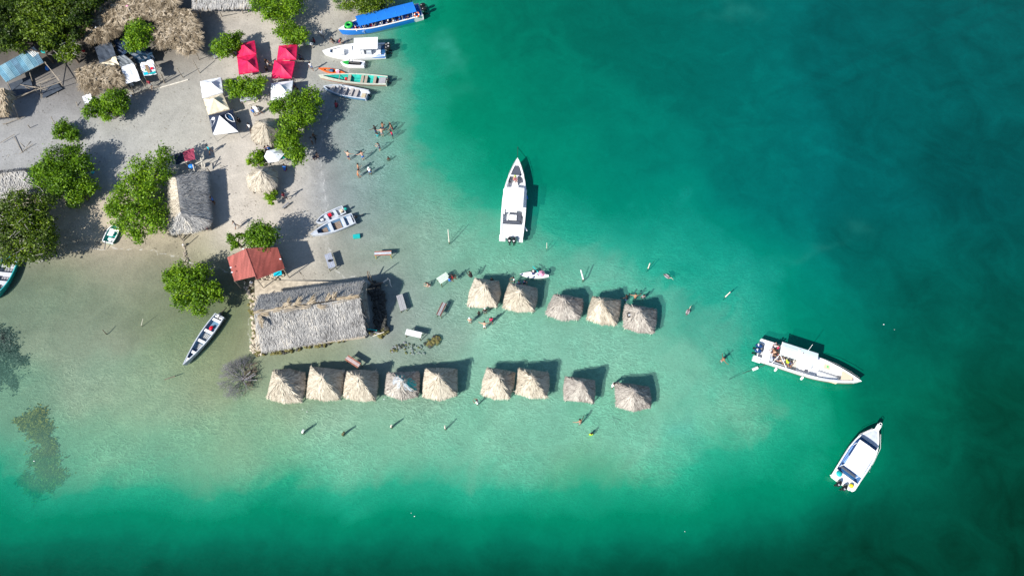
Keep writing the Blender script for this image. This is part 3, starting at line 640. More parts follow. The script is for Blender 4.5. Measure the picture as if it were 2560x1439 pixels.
# ------------------------------------------------------------------ trees
def tree(lobes, label, z=2.5, name='mangrove_tree', m=None, dens=1.0, seed=0, group=None, leaf=.23, tone=(0, 1), cat='tree', rough=.30, trunk=True, zs=.75, gap=0.0):
    r = np.random.default_rng(seed); L = []
    for x, y, rp in lobes:
        zc = z+r.uniform(-.35, .35); c = P(x, y, zc); e = P(x+rp, y, zc); L.append((np.array(c), (e-c).length))
    cx = np.mean([c[0] for c, _ in L]); cy = np.mean([c[1] for c, _ in L]); g = terr_z(cx, cy)
    t = empty(name, (cx, cy, g), 0, label, cat, group); VV = []; TT = []
    for c, rad in L:
        k = int(760*dens*rad*rad+120); ncl = max(10, int(k/34))
        cd = r.normal(size=(ncl, 3)); cd[:, 2] = cd[:, 2]*.9+.35; cd /= np.linalg.norm(cd, axis=1)[:, None]
        cr_ = rad*r.uniform(.45, 1.08, ncl); cc = c+cd*cr_[:, None]*[1, 1, zs]
        ct_ = r.uniform(.12, .88, ncl)
        j = r.integers(0, ncl, k); off = r.normal(0, rough*min(1, rad*.8), (k, 3))*[1, 1, .7]
        p = cc[j]+off
        nrm = cd[j]*.5+r.normal(0, .55, (k, 3))+[0, 0, .55]; nrm /= np.linalg.norm(nrm, axis=1)[:, None]
        a = np.cross(nrm, r.normal(size=(k, 3))); a /= np.linalg.norm(a, axis=1)[:, None]; b_ = np.cross(nrm, a)
        s1 = (leaf*r.uniform(.5, 1.25, k))[:, None]; s2 = s1*r.uniform(.45, .8, (k, 1))
        VV.append(np.stack([p-a*s1*.6, p+b_*s2*.55+nrm*s2*.12, p+a*s1*.6, p-b_*s2*.55+nrm*s2*.12], 1))
        TT.append(np.clip(ct_[j]*.55+r.random(k)*.45, 0, 1)*(tone[1]-tone[0])+tone[0])
    Vv = np.concatenate(VV); keep = Vv[:, :, 2].min(1) > g+.15; Vv = Vv[keep]-np.array(t.location); T = np.concatenate(TT)[keep]
    o = link('crown', quads_mesh('crown', Vv, T, m or M_leafA, 4), t)
    if m is M_leafB and name == 'mangrove_tree':
        mb = MB()
        for c, rad in L:
            for _ in range(7):
                q = Vector(c)+Vector(tuple(r.normal(0, .45*rad, 3)*[1, 1, .3])); q.z = c[2]+rad*.62; e = q+Vector(tuple(r.normal(0, .5, 3)*[1, 1, .3])); mb.tube([q, q.lerp(e, .5)+Vector((0, 0, .06)), e], [.03, .02, .01], 4, False)
        mb.build('bare_twigs', mat('pale_twigs', (.42, .40, .36), .9), t, world=True)['kind'] = 'stuff'
    if trunk:
        mb = MB(); B = Vector((cx, cy, g-.3)); s0 = .09+.02*len(L)
        top = Vector((cx, cy, g+(z-g)*.45)); mb.tube([B, B.lerp(top, .5)+Vector((.08, -.05, 0)), top], [s0*1.3, s0, s0*.85], 7)
        for c, rad in L:
            e = Vector(c); e.z -= rad*.25; md = top.lerp(e, .5)+Vector((0, 0, .2)); mb.tube([top, md, e], [s0*.7, s0*.45, .03], 5)
            for _ in range(3):
                q = e+Vector(tuple(r.normal(0, .5*rad, 3)*[1, 1, .5])); mb.tube([md, q], [s0*.25, .015], 4)
        mb.build('trunk', M_bark, t, world=True)
    return t
tree([(548,122,20),(572,106,22),(594,94,15),(560,132,16),(585,118,18)], 'small round tree just left of the upper left red tent', seed=1)
tree([(650,8,24),(690,15,30),(730,14,28),(700,45,22),(745,-12,25),(670,32,20)], 'large tree at the top edge above the pair of red tents on the right', seed=2, z=3)
tree([(705,80,18),(728,74,20),(752,90,20),(722,98,18),(742,100,14)], 'bushy tree touching the upper right red tent from above', seed=3)
tree([(578,213,18),(612,210,22),(648,213,22),(588,238,15),(630,232,20),(600,228,18)], 'flat hedge-like tree between the two plain white tents', seed=4)
tree([(700,263,22),(735,252,27),(778,245,28),(768,285,28),(728,292,27),(745,310,24),(718,338,26),(708,362,20),(735,378,24),(745,398,18),(725,352,20),(690,270,16)], 'largest shoreline mangrove running down from the white tent to the umbrella', seed=5, z=2.8)
tree([(636,398,17),(655,388,13),(648,406,12),(625,404,8)], 'small bush poking out left of the white hexagonal umbrella', seed=6, z=1.4)
tree([(675,486,15),(678,500,12),(668,494,10),(690,480,8)], 'small bright sapling on the sand below the lower round hut', seed=7, z=1.2, leaf=.18, tone=(.3, 1), rough=.22)
tree([(345,75,26),(335,100,24),(368,85,22),(330,118,14),(352,110,20)], 'tree growing between the frond shelters and the dark nets', seed=8, z=3)
tree([(150,105,22),(172,125,24),(160,142,18),(185,138,16),(190,118,14)], 'olive tree at the forest edge right of the blue metal roof', seed=9, z=2.8, m=M_leafB, tone=(.3, 1), dens=.8)
tree([(226,280,18),(252,268,23),(282,252,28),(306,262,18),(262,290,15),(295,278,16),(240,262,16),(312,240,14)], 'wide tree below the frond roof and the plain white tarp', seed=10)
tree([(160,322,22),(182,335,16),(150,335,14),(172,342,14)], 'small lone bush on the grey sand near the bare pole frame', seed=11, z=1.6, tone=(.0, .8))
tree([(112,440,32),(148,400,36),(188,388,28),(206,415,26),(160,440,34),(96,425,20),(140,468,28),(175,460,24),(130,420,26)], 'big dark mangrove casting a blue shadow on the central sand', seed=12, z=3, tone=(0, .85))
tree([(190,492,22),(212,462,24),(228,472,14),(182,505,14),(205,480,18)], 'bright small tree at the lower right foot of the big dark mangrove', seed=13, z=2)
tree([(48,520,48),(92,560,46),(38,590,50),(102,615,38),(22,640,30),(110,505,26),(70,640,24),(0,545,40),(65,560,44),(120,585,22)], 'broad dark mangrove at the left edge overhanging the water', seed=14, z=3.2, m=M_leafB, tone=(.15, 1), dens=.8)
tree([(400,393,28),(350,418,28),(395,438,32),(330,465,36),(370,488,40),(300,508,34),(348,538,44),(390,528,28),(308,550,30),(345,590,20),(392,560,24),(285,525,20),(345,445,24),(325,580,16)], 'largest bright green tree, sand showing through its gaps, left of the grey thatched house', seed=15, z=3, dens=.62, tone=(.1, 1))
tree([(450,690,32),(495,690,30),(468,732,36),(512,735,34),(500,768,20),(428,690,18),(452,755,18),(540,722,18),(425,715,14),(480,700,26),(545,745,12)], 'round mangrove standing alone in the shallow water left of the red roof', seed=16, z=2.8, dens=1.1)
tree([(650,575,26),(640,600,26),(672,588,22),(662,610,20),(622,592,14)], 'tree leaning over the upper edge of the red roof', seed=17, z=3.2, tone=(0, .8))
tree([(578,598,14),(588,612,12),(600,588,9)], 'wispy sapling at the upper left corner of the red roof', seed=18, z=2.2, dens=.6, tone=(.1, .8))
tree([(880,5,22),(920,5,28),(958,-6,28),(902,20,18),(940,14,16)], 'dark shoreline tree overhanging the blue tour boat', seed=19, z=2.4, m=M_leafB, tone=(.25, 1))
tree([(848,12,12),(860,20,10),(842,2,10)], 'thin pale shrub on the sand beside the tree over the tour boat', seed=20, z=1.0, dens=.5, tone=(.1, .6), leaf=.14, trunk=False, name='shrub', cat='shrub')
for k, (lb, lo) in enumerate([('forest tree at the top left corner of the photo', [(5,-20,34),(30,25,30),(-10,40,34)]),
   ('bright forest tree second from the left along the top', [(80,15,32),(110,45,34),(70,60,26),(85,-15,30)]),
   ('yellow-green forest tree right above the blue metal roof', [(62,58,22),(85,78,24),(110,90,22),(128,62,24)]),
   ('dark forest tree at the left edge above the blue metal roof', [(-5,100,32),(22,108,24),(30,85,26)]),
   ('forest tree at the top edge right of the bright one', [(155,25,28),(135,5,26),(165,55,22),(140,80,18)]),
   ('shadowy forest tree behind the frond shelters', [(195,5,26),(205,35,22),(222,12,22),(185,55,16)]),
   ('sparse dark tree beside the poles of the brown frond roof', [(235,-15,24),(262,-8,20),(210,58,15),(190,85,16)]),
   ('low forest tree between the blue metal roof and the olive tree', [(125,105,16),(112,118,14),(50,118,14)])]):
    tree(lo, lb, z=3.6+.25*(k % 3), seed=30+k, name='forest_tree', m=M_leafB, group='dense dark trees in the top left corner', leaf=.26, tone=((.05, .75) if k in (0, 3, 5, 6) else (.2, 1)), dens=.75)
# forest floor undergrowth
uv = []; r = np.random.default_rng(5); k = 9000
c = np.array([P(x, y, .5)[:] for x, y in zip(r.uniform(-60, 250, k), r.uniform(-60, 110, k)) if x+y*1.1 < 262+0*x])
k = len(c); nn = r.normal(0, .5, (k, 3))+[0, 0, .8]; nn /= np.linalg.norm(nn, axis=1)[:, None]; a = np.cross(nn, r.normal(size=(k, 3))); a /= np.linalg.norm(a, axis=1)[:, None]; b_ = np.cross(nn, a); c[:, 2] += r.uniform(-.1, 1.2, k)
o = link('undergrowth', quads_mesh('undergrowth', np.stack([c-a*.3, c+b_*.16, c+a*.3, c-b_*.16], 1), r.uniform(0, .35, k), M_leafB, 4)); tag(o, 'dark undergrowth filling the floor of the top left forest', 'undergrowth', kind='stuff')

# leaf litter, twigs and weed scraps on the sand
r = np.random.default_rng(12); xs = r.uniform(0, 900, 5200); ys = r.uniform(0, 700, 5200); W = np.array([P(x, y, .3).xy[:] for x, y in zip(xs, ys)]); z = terrain(W[:, 0], W[:, 1])[0]
nz = wob(W[:, 0], W[:, 1], .9, 77)+.6*wob(W[:, 0], W[:, 1], 2.2, 78); kp = (z > .02) & ((nz > .18) | (z < .10) & (r.random(len(z)) < .5)); W = W[kp]; z = z[kp]; k = len(z); th = r.uniform(0, 6.28, k); ln = r.uniform(.03, .13, k)*np.where(r.random(k) < .07, 3, 1); wd = r.uniform(.015, .05, k)
c = np.stack([W[:, 0], W[:, 1], z+.035], 1); d = np.stack([np.cos(th), np.sin(th), 0*th], 1); e = np.stack([-np.sin(th), np.cos(th), 0*th], 1)
o = link('beach_litter', quads_mesh('beach_litter', np.stack([c-d*ln[:, None], c-e*wd[:, None], c+d*ln[:, None], c+e*wd[:, None]], 1), r.random(k), tone_mat('litter', [(0, (.06, .05, .035)), (.5, (.16, .13, .09)), (.85, (.25, .21, .16)), (1, (.6, .57, .5))]), 4)); tag(o, 'dry leaves, twigs and weed scraps strewn over the sand', 'litter', kind='stuff')

# dead bush
def dead_bush():
    c = P(612, 938, 0); g = terr_z(c.x, c.y); t = empty('dead_bush', (c.x, c.y, g), 0, 'bleached leafless bush lying in the shallows left of the lower huts', 'dead bush')
    mb = MB(); rr = random.Random(4); segs = []
    def grow(p, d, ln, rad, dep):
        q = p+d*ln; mb.tube([p, q], [rad, rad*.7], 4, False)
        if dep == 0: return
        for _ in range(3 if dep > 2 else 4):
            e = (d+Vector((rr.gauss(0, .5), rr.gauss(0, .5), rr.gauss(0, .32)))).normalized()
            if q.z+e.z*ln < g+.05: e.z = abs(e.z)
            grow(q, e, ln*rr.uniform(.6, .85), rad*.62, dep-1)
    for k in range(18):
        a = R(90+k*9.5); grow(Vector((c.x+rr.uniform(-.3, .3), c.y-.4, g+.2)), Vector((math.cos(a), math.sin(a), rr.uniform(.1, .7))).normalized(), rr.uniform(.75, 1.05), .03, 4)
    mb.build('branches', M_twig, t, world=True)['kind'] = 'stuff'
    mb = MB(); rr2 = random.Random(9)
    for k in range(10):
        a = R(rr2.uniform(-70, 60)); s_ = Vector((c.x+rr2.uniform(-.2, .4), c.y-.6, .15)); mb.tube([s_, s_+Vector((math.cos(a), math.sin(a), .2))*rr2.uniform(.8, 1.7)], [.07, .03], 5)
    mb.build('roots', M_twig, t, world=True)
    mb = MB(); rr3 = random.Random(21)
    for k in range(90):
        p = Vector((c.x+rr3.gauss(.55, .45), c.y+rr3.gauss(.1, .8), g+rr3.uniform(.1, .5))); a = rr3.uniform(0, 6.28); mb.tube([p, p+Vector((math.cos(a), math.sin(a), rr3.uniform(-.3, .5)))*rr3.uniform(.3, .9)], [.035, .015], 4, False)
    mb.build('dark_tangle', M_bark, t, world=True)['kind'] = 'stuff'
dead_bush()
# seagrass and weed on the bed
def weed(blobs, label, k, seed, tone, name='seagrass', m=None):
    r = np.random.default_rng(seed); C = []
    for x, y, rx, ry, wgt in blobs:
        for _ in range(int(k*wgt)):
            a = r.uniform(0, 6.28); q = abs(r.normal(0, .42))*(1+.3*math.sin(a*3+x)+.12*math.sin(a*7+y)); C.append((x+rx*q*math.cos(a), y+ry*q*math.sin(a)))
    W = np.array([P(x, y, -.6).xy[:] for x, y in C]); z = terrain(W[:, 0], W[:, 1])[0]; z = np.minimum(z, -.12); k = len(W)
    c = np.stack([W[:, 0], W[:, 1], np.minimum(z+r.uniform(.02, .18, k), z*(1-.75*r.random(k)) if name == 'brown_seaweed' else 9)], 1); nn = r.normal(0, .5, (k, 3))+[0, 0, .9]; nn /= np.linalg.norm(nn, axis=1)[:, None]
    a = np.cross(nn, r.normal(size=(k, 3))); a /= np.linalg.norm(a, axis=1)[:, None]; b_ = np.cross(nn, a); s_ = (r.uniform(.06, .20, k)*(1.1 if name == 'brown_seaweed' else 1))[:, None]
    o = link(name, quads_mesh(name, np.stack([c-a*s_, c+b_*s_*.5, c+a*s_, c-b_*s_*.5], 1), r.uniform(*tone, k), m, 4)); tag(o, label, 'seagrass', kind='stuff')
M_weed = tone_mat('brown_seaweed', [(0, (.08, .05, .006)), (.5, (.22, .14, .015)), (1, (.34, .24, .05))])
M_weedg = tone_mat('grey_seaweed', [(0, (.02, .035, .035)), (1, (.12, .15, .13))])
weed([(92,1048,26,28,.9),(105,1085,32,34,1.1),(122,1120,18,26,.5),(60,1060,26,24,.14),(110,1160,38,44,1.1),(128,1190,36,34,.6),(62,1200,30,20,.18),(85,1220,34,26,.4)], 'olive brown seaweed bed under the water near the left edge', 4300, 3, (0, 1), m=M_weed, name='brown_seaweed')
weed([(15,850,26,38,.9),(30,885,34,34,1.0),(8,930,30,46,1.0),(55,905,30,16,.3),(35,960,24,30,.2)], 'dark blue-grey weed patch on the seabed at the left edge', 1700, 4, (0, .8), m=M_weedg)

# ------------------------------------------------------------------ stones
STONE = []
for k in range(6):
    mb = MB(); random.seed(50+k); mb.ball((0, 0, 0), 1, 7, 5, (1, random.uniform(.6, .85), .55), .16); STONE.append(mb.mesh('stone'))
def stones(spots, n, spread, size, mats, label, cat='rocks', name='rubble', seed=0, zoff=0.0, cap=300, zlift=0.0):
    r = random.Random(seed); c = P(*spots[0][:2], 0); t = empty(name, (c.x, c.y, 0), 0, label, cat)
    meshes = {}
    for i in range(min(n, cap)):
        u = r.random()*(len(spots)-1); k = int(u); f = u-k; x = spots[k][0]*(1-f)+spots[k+1][0]*f; y = spots[k][1]*(1-f)+spots[k+1][1]*f; sp = spread[k]*(1-f)+spread[k+1]*f
        q = P(x+r.uniform(-sp, sp), y+r.uniform(-sp, sp), .2); s_ = r.uniform(*size); g = terr_z(q.x, q.y) if i % 3 == 0 else gl_
        gl_ = g; m = r.choice(mats); key = (r.randrange(6), m.name)
        if key not in meshes: me = STONE[key[0]].copy(); me.materials.clear(); me.materials.append(m); meshes[key] = me
        o = link('stone', meshes[key], t, (q.x-c.x, q.y-c.y, g+s_*.3+zoff+r.uniform(0, zlift)))
        o.scale = (s_, s_, s_); o.rotation_euler = (r.uniform(-.4, .4), r.uniform(-.4, .4), r.uniform(0, 6.28))
    return t
stones([(622,705),(632,740),(634,790),(640,830),(634,870),(648,882)], 230, [16,13,8,8,8,8], (.10, .30), [M_stone, M_stone, M_algstone], 'line of pale rubble stones along the left side of the thatched hall', seed=1)
stones([(650,706),(690,694),(712,680)], 110, [8,8,6], (.10, .26), [M_stone], 'pale rubble stones banked below the red-roofed hut', seed=2)
stones([(936,716),(948,750),(950,790),(955,815)], 260, [12,14,14,10], (.18, .36), [M_darkstone], 'heap of black shaded stones at the right end of the thatched hall', seed=3, zlift=.3)
stones([(640,884),(700,880),(780,866),(820,858),(870,848)], 80, [5,4,5,5,4], (.12, .28), [M_algstone, M_darkstone, M_algstone], 'algae-covered stones under the front eave of the thatched hall', seed=4, zoff=.1)
stones([(1064,862),(1076,854),(1090,848),(1096,842)], 75, [7,9,8,4], (.12, .36), [M_algstone, M_darkstone, M_algstone, M_darkstone], 'dense yellow-green clump of reef stones below the white table', seed=5, zoff=.08)
stones([(976,874),(990,868),(1006,860),(1022,868),(1040,870),(1052,874)], 85, [4,9,6,13,12,8], (.07, .24), [M_algstone, M_darkstone, mat('lilac_reef_stone', (.26, .26, .28), .9, .4, 2)], 'scattered low reef stones left of the dense yellow-green clump', seed=15, zoff=-.02)
stones([(926,834),(945,828),(965,822),(950,838)], 26, [5,5,5,4], (.22, .50), [M_algstone, M_darkstone], 'mossy boulders at the lower right corner of the thatched hall', seed=6, zoff=.15)
stones([(462,610),(462,640),(466,655)], 40, [4,5,5], (.08, .2), [M_stone, M_pole], 'broken edge of stones and sticks below the grey thatched house', seed=7)

# ------------------------------------------------------------------ tents
def tent(TL, TR, BR, BL, pk, m, label, zc=2.1, zp=3.0, group=None, face_m=None, posts=True, wr=.06, seed=0, name='canopy_tent'):
    C4 = [P(*q, zc) for q in (TL, TR, BR, BL)]; A = P(*pk, zp); c = sum(C4, Vector())/4; g = max(0.0, terr_z(c.x, c.y))
    t = empty(name, (c.x, c.y, g), 0, label, 'tent', group); r = random.Random(seed)
    for k in range(4):
        a, b_ = C4[k], C4[(k+1) % 4]; N, M_ = 8, 8; vs = []; ph = r.uniform(0, 6)
        for i in range(N+1):
            f = i/N
            for j in range(M_+1):
                s_ = j/M_; p = A.lerp(a.lerp(b_, s_), f); sag = -.20*math.sin(math.pi*f)*(1-.5*abs(2*s_-1))
                wri = wr*math.sin(s_*19+ph)*f*math.sin(math.pi*s_); vs.append(p+Vector((0, 0, sag+wri)))
        fc = [(i*(M_+1)+j, (i+1)*(M_+1)+j, (i+1)*(M_+1)+j+1, i*(M_+1)+j+1) for i in range(N) for j in range(M_)]
        o = MB().add(vs, fc).build('canopy_panel', (face_m or {}).get(k, m), t, smooth=True, world=True)
        MB().add([a, b_, b_-Vector((0, 0, .22)), a-Vector((0, 0, .22))], [(0, 1, 2, 3)]).build('valance', (face_m or {}).get(k, m), t, world=True)
    if posts:
        for q in C4: MB().tube([(q.x, q.y, g-.1), q-Vector((0, 0, .05))], .035, 6).build('leg', M_silver, t, world=True)
    return t, C4, A
GR = 'red canopy tents with pyramid tops'
tent((592,112),(636,102),(641,136),(592,144),(610,113), M_pinkred, 'upper left red canopy tent, beside the small round tree', group=GR, wr=.06, seed=1)
tent((593,146),(640,137),(647,177),(597,185),(618,153), M_pinkred, 'lower left red canopy tent, above the hedge-like tree', group=GR, seed=2)
tent((697,115),(743,111),(740,148),(692,149),(714,122), M_pinkred, 'upper right red canopy tent, under the bushy tree', group=GR, seed=3)
tent((686,151),(737,154),(729,194),(678,195),(702,163), M_pinkred, 'lower right red canopy tent with three small pale spots on its front', group=GR, seed=4)
tt = tent((500,204),(552,194),(557,230),(506,246),(527,206), M_whitefab, 'bright white canopy tent left of the hedge-like tree', seed=5)
tent((508,248),(556,234),(573,272),(520,288),(534,246), M_creamfab, 'cream canopy tent with brown creases between the white and the black tent', seed=6, wr=.10)
bt, BC, BA = tent((521,289),(581,274),(594,328),(532,336),(548,289), M_blackfab, 'black canopy tent with a white front panel and white outlined emblems', seed=7, face_m={2: M_whitefab})
tent((677,209),(732,202),(727,241),(677,252),(701,213), M_whitefab, 'bluish white canopy tent above the largest mangrove', seed=8, wr=.02)
def on_panel(A, a, b_, f, s_): p = A.lerp(a.lerp(b_, s_), f); return p+Vector((0, 0, -.20*math.sin(math.pi*f)*(1-.5*abs(2*s_-1))+.05))
def emblem(a, b_, pts, name, par=bt, m=M_whitefab, r_=.045):
    q = [on_panel(BA, a, b_, f, s_) for f, s_ in pts]; MB().tube(q+[q[0]], r_, 4).build(name, m, par, world=True)
emblem(BC[1], BC[2], [(.42,.16),(.62,.10),(.80,.22),(.92,.40),(.95,.60),(.78,.62),(.55,.58),(.42,.40)], 'emblem_outline')
emblem(BC[3], BC[0], [(.48,.80),(.62,.86),(.88,.72),(.92,.50),(.95,.30),(.75,.42),(.52,.55)], 'emblem_outline')
def patchp(a, b_, pts, m, name, par=bt): MB().add([on_panel(BA, a, b_, f, s_) for f, s_ in pts], [tuple(range(len(pts)))]).build(name, m, par, world=True)
patchp(BC[3], BC[0], [(.50,.82),(.72,.86),(.80,.72),(.62,.62)], M_whitefab, 'emblem_patch')
patchp(BC[1], BC[2], [(.55,.20),(.80,.30),(.90,.52),(.62,.52)], M_dkblue, 'emblem_fill')
for q in ((704,170),(707,178),(711,184)):
    pass
# parasols
def parasol(ctr, ring, z, m, label, zt=None, pole=True, name='parasol', base=None, th=.03):
    c = P(*ctr, (zt or z+.5)); g = terr_z(c.x, c.y) if base is None else base
    t = empty(name, (c.x, c.y, g), 0, label, 'parasol'); W = [P(x, y, z) for x, y in ring]; n_ = len(W)
    mb = MB(); mb.add([c]+W, [(0, i+1, (i+1) % n_+1) for i in range(n_)]); mb.add([c-Vector((0, 0, th))]+[p-Vector((0, 0, th)) for p in W], [(0, (i+1) % n_+1, i+1) for i in range(n_)])
    mb.build('canopy', m, t, world=True)
    mb = MB()
    for p in W: mb.tube([c-Vector((0, 0, .06)), p-Vector((0, 0, .04))], .012, 4)
    mb.build('ribs', M_silver, t, world=True)
    if pole: MB().tube([(c.x, c.y, g-.2), (c.x, c.y, c.z+.12)], .03, 6).build('pole', M_silver, t, world=True)
    return t
parasol((683,383), [(667,377),(697,371),(711,385),(696,403),(671,407),(660,392)], 2.3, M_whitefab, 'white hexagonal parasol between the two round thatched huts', zt=2.9)
parasol((704,388), [(692,376),(706,378),(714,386),(712,396),(700,400),(688,392)], 2.0, mat('green_parasol_fabric', (.0, .30, .20), .6), 'green parasol peeping out under the white hexagonal one', zt=2.35)
# sheets and nets
def sheet_tarp(poly, z, m, label, name='tarp', posts=(), cat='tarp', N=6, wav=.07, extra=None, zs=None, seed=0):
    W = [P(x, y, (zs[i] if zs else z)) for i, (x, y) in enumerate(poly)]; c = sum(W, Vector())/4; g = max(0, terr_z(c.x, c.y)); t = empty(name, (c.x, c.y, g), 0, label, cat); r = random.Random(seed); vs = []
    for i in range(N+1):
        for j in range(N+1):
            p = W[0].lerp(W[1], j/N).lerp(W[3].lerp(W[2], j/N), i/N); vs.append(p+Vector((r.uniform(-.05, .05), r.uniform(-.05, .05), r.uniform(-wav, wav)-.12*math.sin(math.pi*i/N)*math.sin(math.pi*j/N))))
    MB().add(vs, [(i*(N+1)+j, (i+1)*(N+1)+j, (i+1)*(N+1)+j+1, i*(N+1)+j+1) for i in range(N) for j in range(N)]).build('sheet', m, t, world=True, smooth=False)
    for q in W:
        if posts: MB().tube([(q.x, q.y, g-.1), (q.x, q.y, q.z-.03)], .04, 5).build('post', M_pole, t, world=True)
    if extra: extra(t, W)
    return t
sheet_tarp([(302,168),(334,158),(352,201),(314,209)], 2.3, M_whitefab, 'plain white tarp roof stretched between the frond roof and the coloured banner', posts=1, seed=1)
def bandeau(t, W):
    def pp(u, v, h=.14): return W[0].lerp(W[1], u).lerp(W[3].lerp(W[2], u), v)+Vector((0, 0, h-.12*math.sin(math.pi*u)*math.sin(math.pi*v)))
    for nm, m, q in (('blue_print', M_cyan, [(.05,.78),(.36,.74),(.4,.95),(.05,.97)]), ('red_print', M_red, [(.66,.52),(.84,.50),(.86,.66),(.68,.70)]), ('brown_print', M_brownwood, [(.36,.2),(.52,.3),(.6,.82),(.42,.86),(.30,.6)]),
                     ('teal_edge', M_tealfab, [(.45,.90),(.97,.84),(.98,.99),(.45,1.0)]), ('green_print', M_green, [(.22,.55),(.34,.52),(.36,.62),(.24,.66)])):
        MB().plate([pp(*a) for a in q], .01).build(nm, m, t, world=True)
sheet_tarp([(349,160),(381,148),(391,185),(360,192)], 2.3, M_whitefab, 'crumpled printed banner in white, blue, red and brown used as a roof', posts=1, wav=.12, extra=bandeau, seed=2)
sheet_tarp([(236,118),(276,102),(290,140),(250,158)], 2.0, M_net, 'dark shade net in front of the brown frond roof', name='shade_net', cat='shade net', posts=1, seed=3)
sheet_tarp([(290,142),(312,138),(336,160),(302,170)], 2.0, mat('grey_shade_net', (.17, .19, .21), .8, .2, 2), 'grey shade net stretched just above the plain white tarp', name='shade_net', cat='shade net', seed=4)
sheet_tarp([(284,104),(318,94),(332,128),(300,140)], 1.6, mat('blue_black_tarp', (.02, .04, .085), .5, .5, 3), 'crumpled blue-black tarp left of the tree between the shelters', seed=5, wav=.18)
sheet_tarp([(322,132),(376,118),(386,150),(345,160)], 1.5, mat('navy_tarp', (.012, .035, .07), .4, .5, 4), 'navy plastic tarp behind the printed banner', seed=6, wav=.2)
sheet_tarp([(247,158),(290,144),(297,162),(272,174)], 2.1, M_creamfab, 'crumpled cream cloth on top of the frond roof by the white tarp', name='cloth', cat='cloth', seed=7, wav=.2)
sheet_tarp([(457,379),(483,370),(489,399),(462,404)], 2.3, M_maroon, 'maroon awning at the upper end of the grey thatched house', name='awning', cat='awning', posts=1, seed=8)
sheet_tarp([(434,385),(458,380),(462,402),(440,412)], 1.9, M_blackfab, 'black sheet roof left of the maroon awning', posts=0, seed=9, wav=.1)
sheet_tarp([(205,243),(226,233),(230,248),(214,262)], .9, M_whitefab, 'white plastic sheet half hidden behind the wide tree', name='plastic_sheet', cat='plastic sheet', seed=10)
sheet_tarp([(181,172),(218,158),(222,164),(190,182)], .5, M_silver, 'grey metal sheet lying on the ground below the olive tree', name='metal_sheet', cat='metal sheet', seed=11, wav=.03)

# red-roofed hut
rc_ = P(640, 660, 0); rh = empty('red_roofed_hut', (rc_.x, rc_.y, .5), 0, 'wooden hut with a red corrugated metal roof above the thatched hall', 'hut')
def strips(a, b_, c, d, nn, m, par, name='roof_panel', amp=.025, over=.0, waves=5):
    "corrugated metal panels side by side; a-b is the ridge, d-c the eave"
    a, b_, c, d = [Vector(q) for q in (a, b_, c, d)]
    for i in range(nn):
        s0, s1 = i/nn, (i+1)/nn+.01; vs = []; K = waves*2
        N = (b_-a).cross(d-a).normalized(); N = N if N.z > 0 else -N; lift = .012*(i % 2)
        for j in range(K+1):
            s_ = s0+(s1-s0)*j/K; h = amp*(1 if j % 2 else -1)+lift
            vs += [a.lerp(b_, s_)+N*h, d.lerp(c, s_)+N*h+(d-a).normalized()*(random.uniform(0, .05))]
        MB().add(vs, [(2*j, 2*j+1, 2*j+3, 2*j+2) for j in range(K)]).build(name, m[i % len(m)] if isinstance(m, list) else m, par, world=True)
zt_, zl, zr_ = 3.5, 2.5, 3.0
strips(P(614,621,zt_), P(640,689,zt_), P(586,702,zl), P(568,643,zl), 5, M_redroof, rh, amp=.045)
strips(P(614,620.5,zt_+.03), P(641,698,zt_+.03), P(711,671,zr_), P(693,618,zr_), 5, mat('shaded_red_metal', (.26, .07, .058), .5, .35, .5, stretch=(6, 1, 1)), rh, amp=.045)  # slope turned from the sun: its shade is put into a darker red
MB().tube([P(614,621,zt_+.05), P(641,697,zt_+.05)], .05, 5).build('ridge_cap', M_redroof, rh, world=True)
for x, y, z in ((586,702,zl-.1),(570,645,zl-.1),(640,696,zt_-.2),(708,672,zr_-.1),(692,622,zr_-.1)):
    q = P(x, y, z); MB().tube([(q.x, q.y, .3), q], .06, 6).build('post', M_pole, rh, world=True)
mbw = MB(); q1, q2, q3, q4 = P(575,650,2.3), P(690,625,2.5), P(704,668,2.5), P(640,690,2.5)
for a, b_ in ((q1, q2), (q2, q3)): mbw.add([a, b_, (b_.x, b_.y, .4), (a.x, a.y, .4)], [(0, 1, 2, 3)])
mbw.build('wall', M_brownwood, rh, world=True)
for (x, y) in ((615.5,649),(701,648),(577,669),(580,681),(608,623)):
    MB().box(-.1, .1, -.06, .06, 0, .05).build('roof_patch', M_whitefab, rh).location = P(x, y, 3.12)-rh.location
q = P(694,684,1.2); bx_ = empty('blue_table', (q.x, q.y, .5), R(14), 'bright cyan rectangular table below the right eave of the red roof', 'table')
MB().rbox(-.5, .5, -.28, .28, .68, .74, .02).build('tabletop', M_cyan, bx_)
for sx in (-.42, .42):
    for sy in (-.2, .2): MB().box(sx-.03, sx+.03, sy-.03, sy+.03, 0, .68).build('leg', M_pole, bx_)
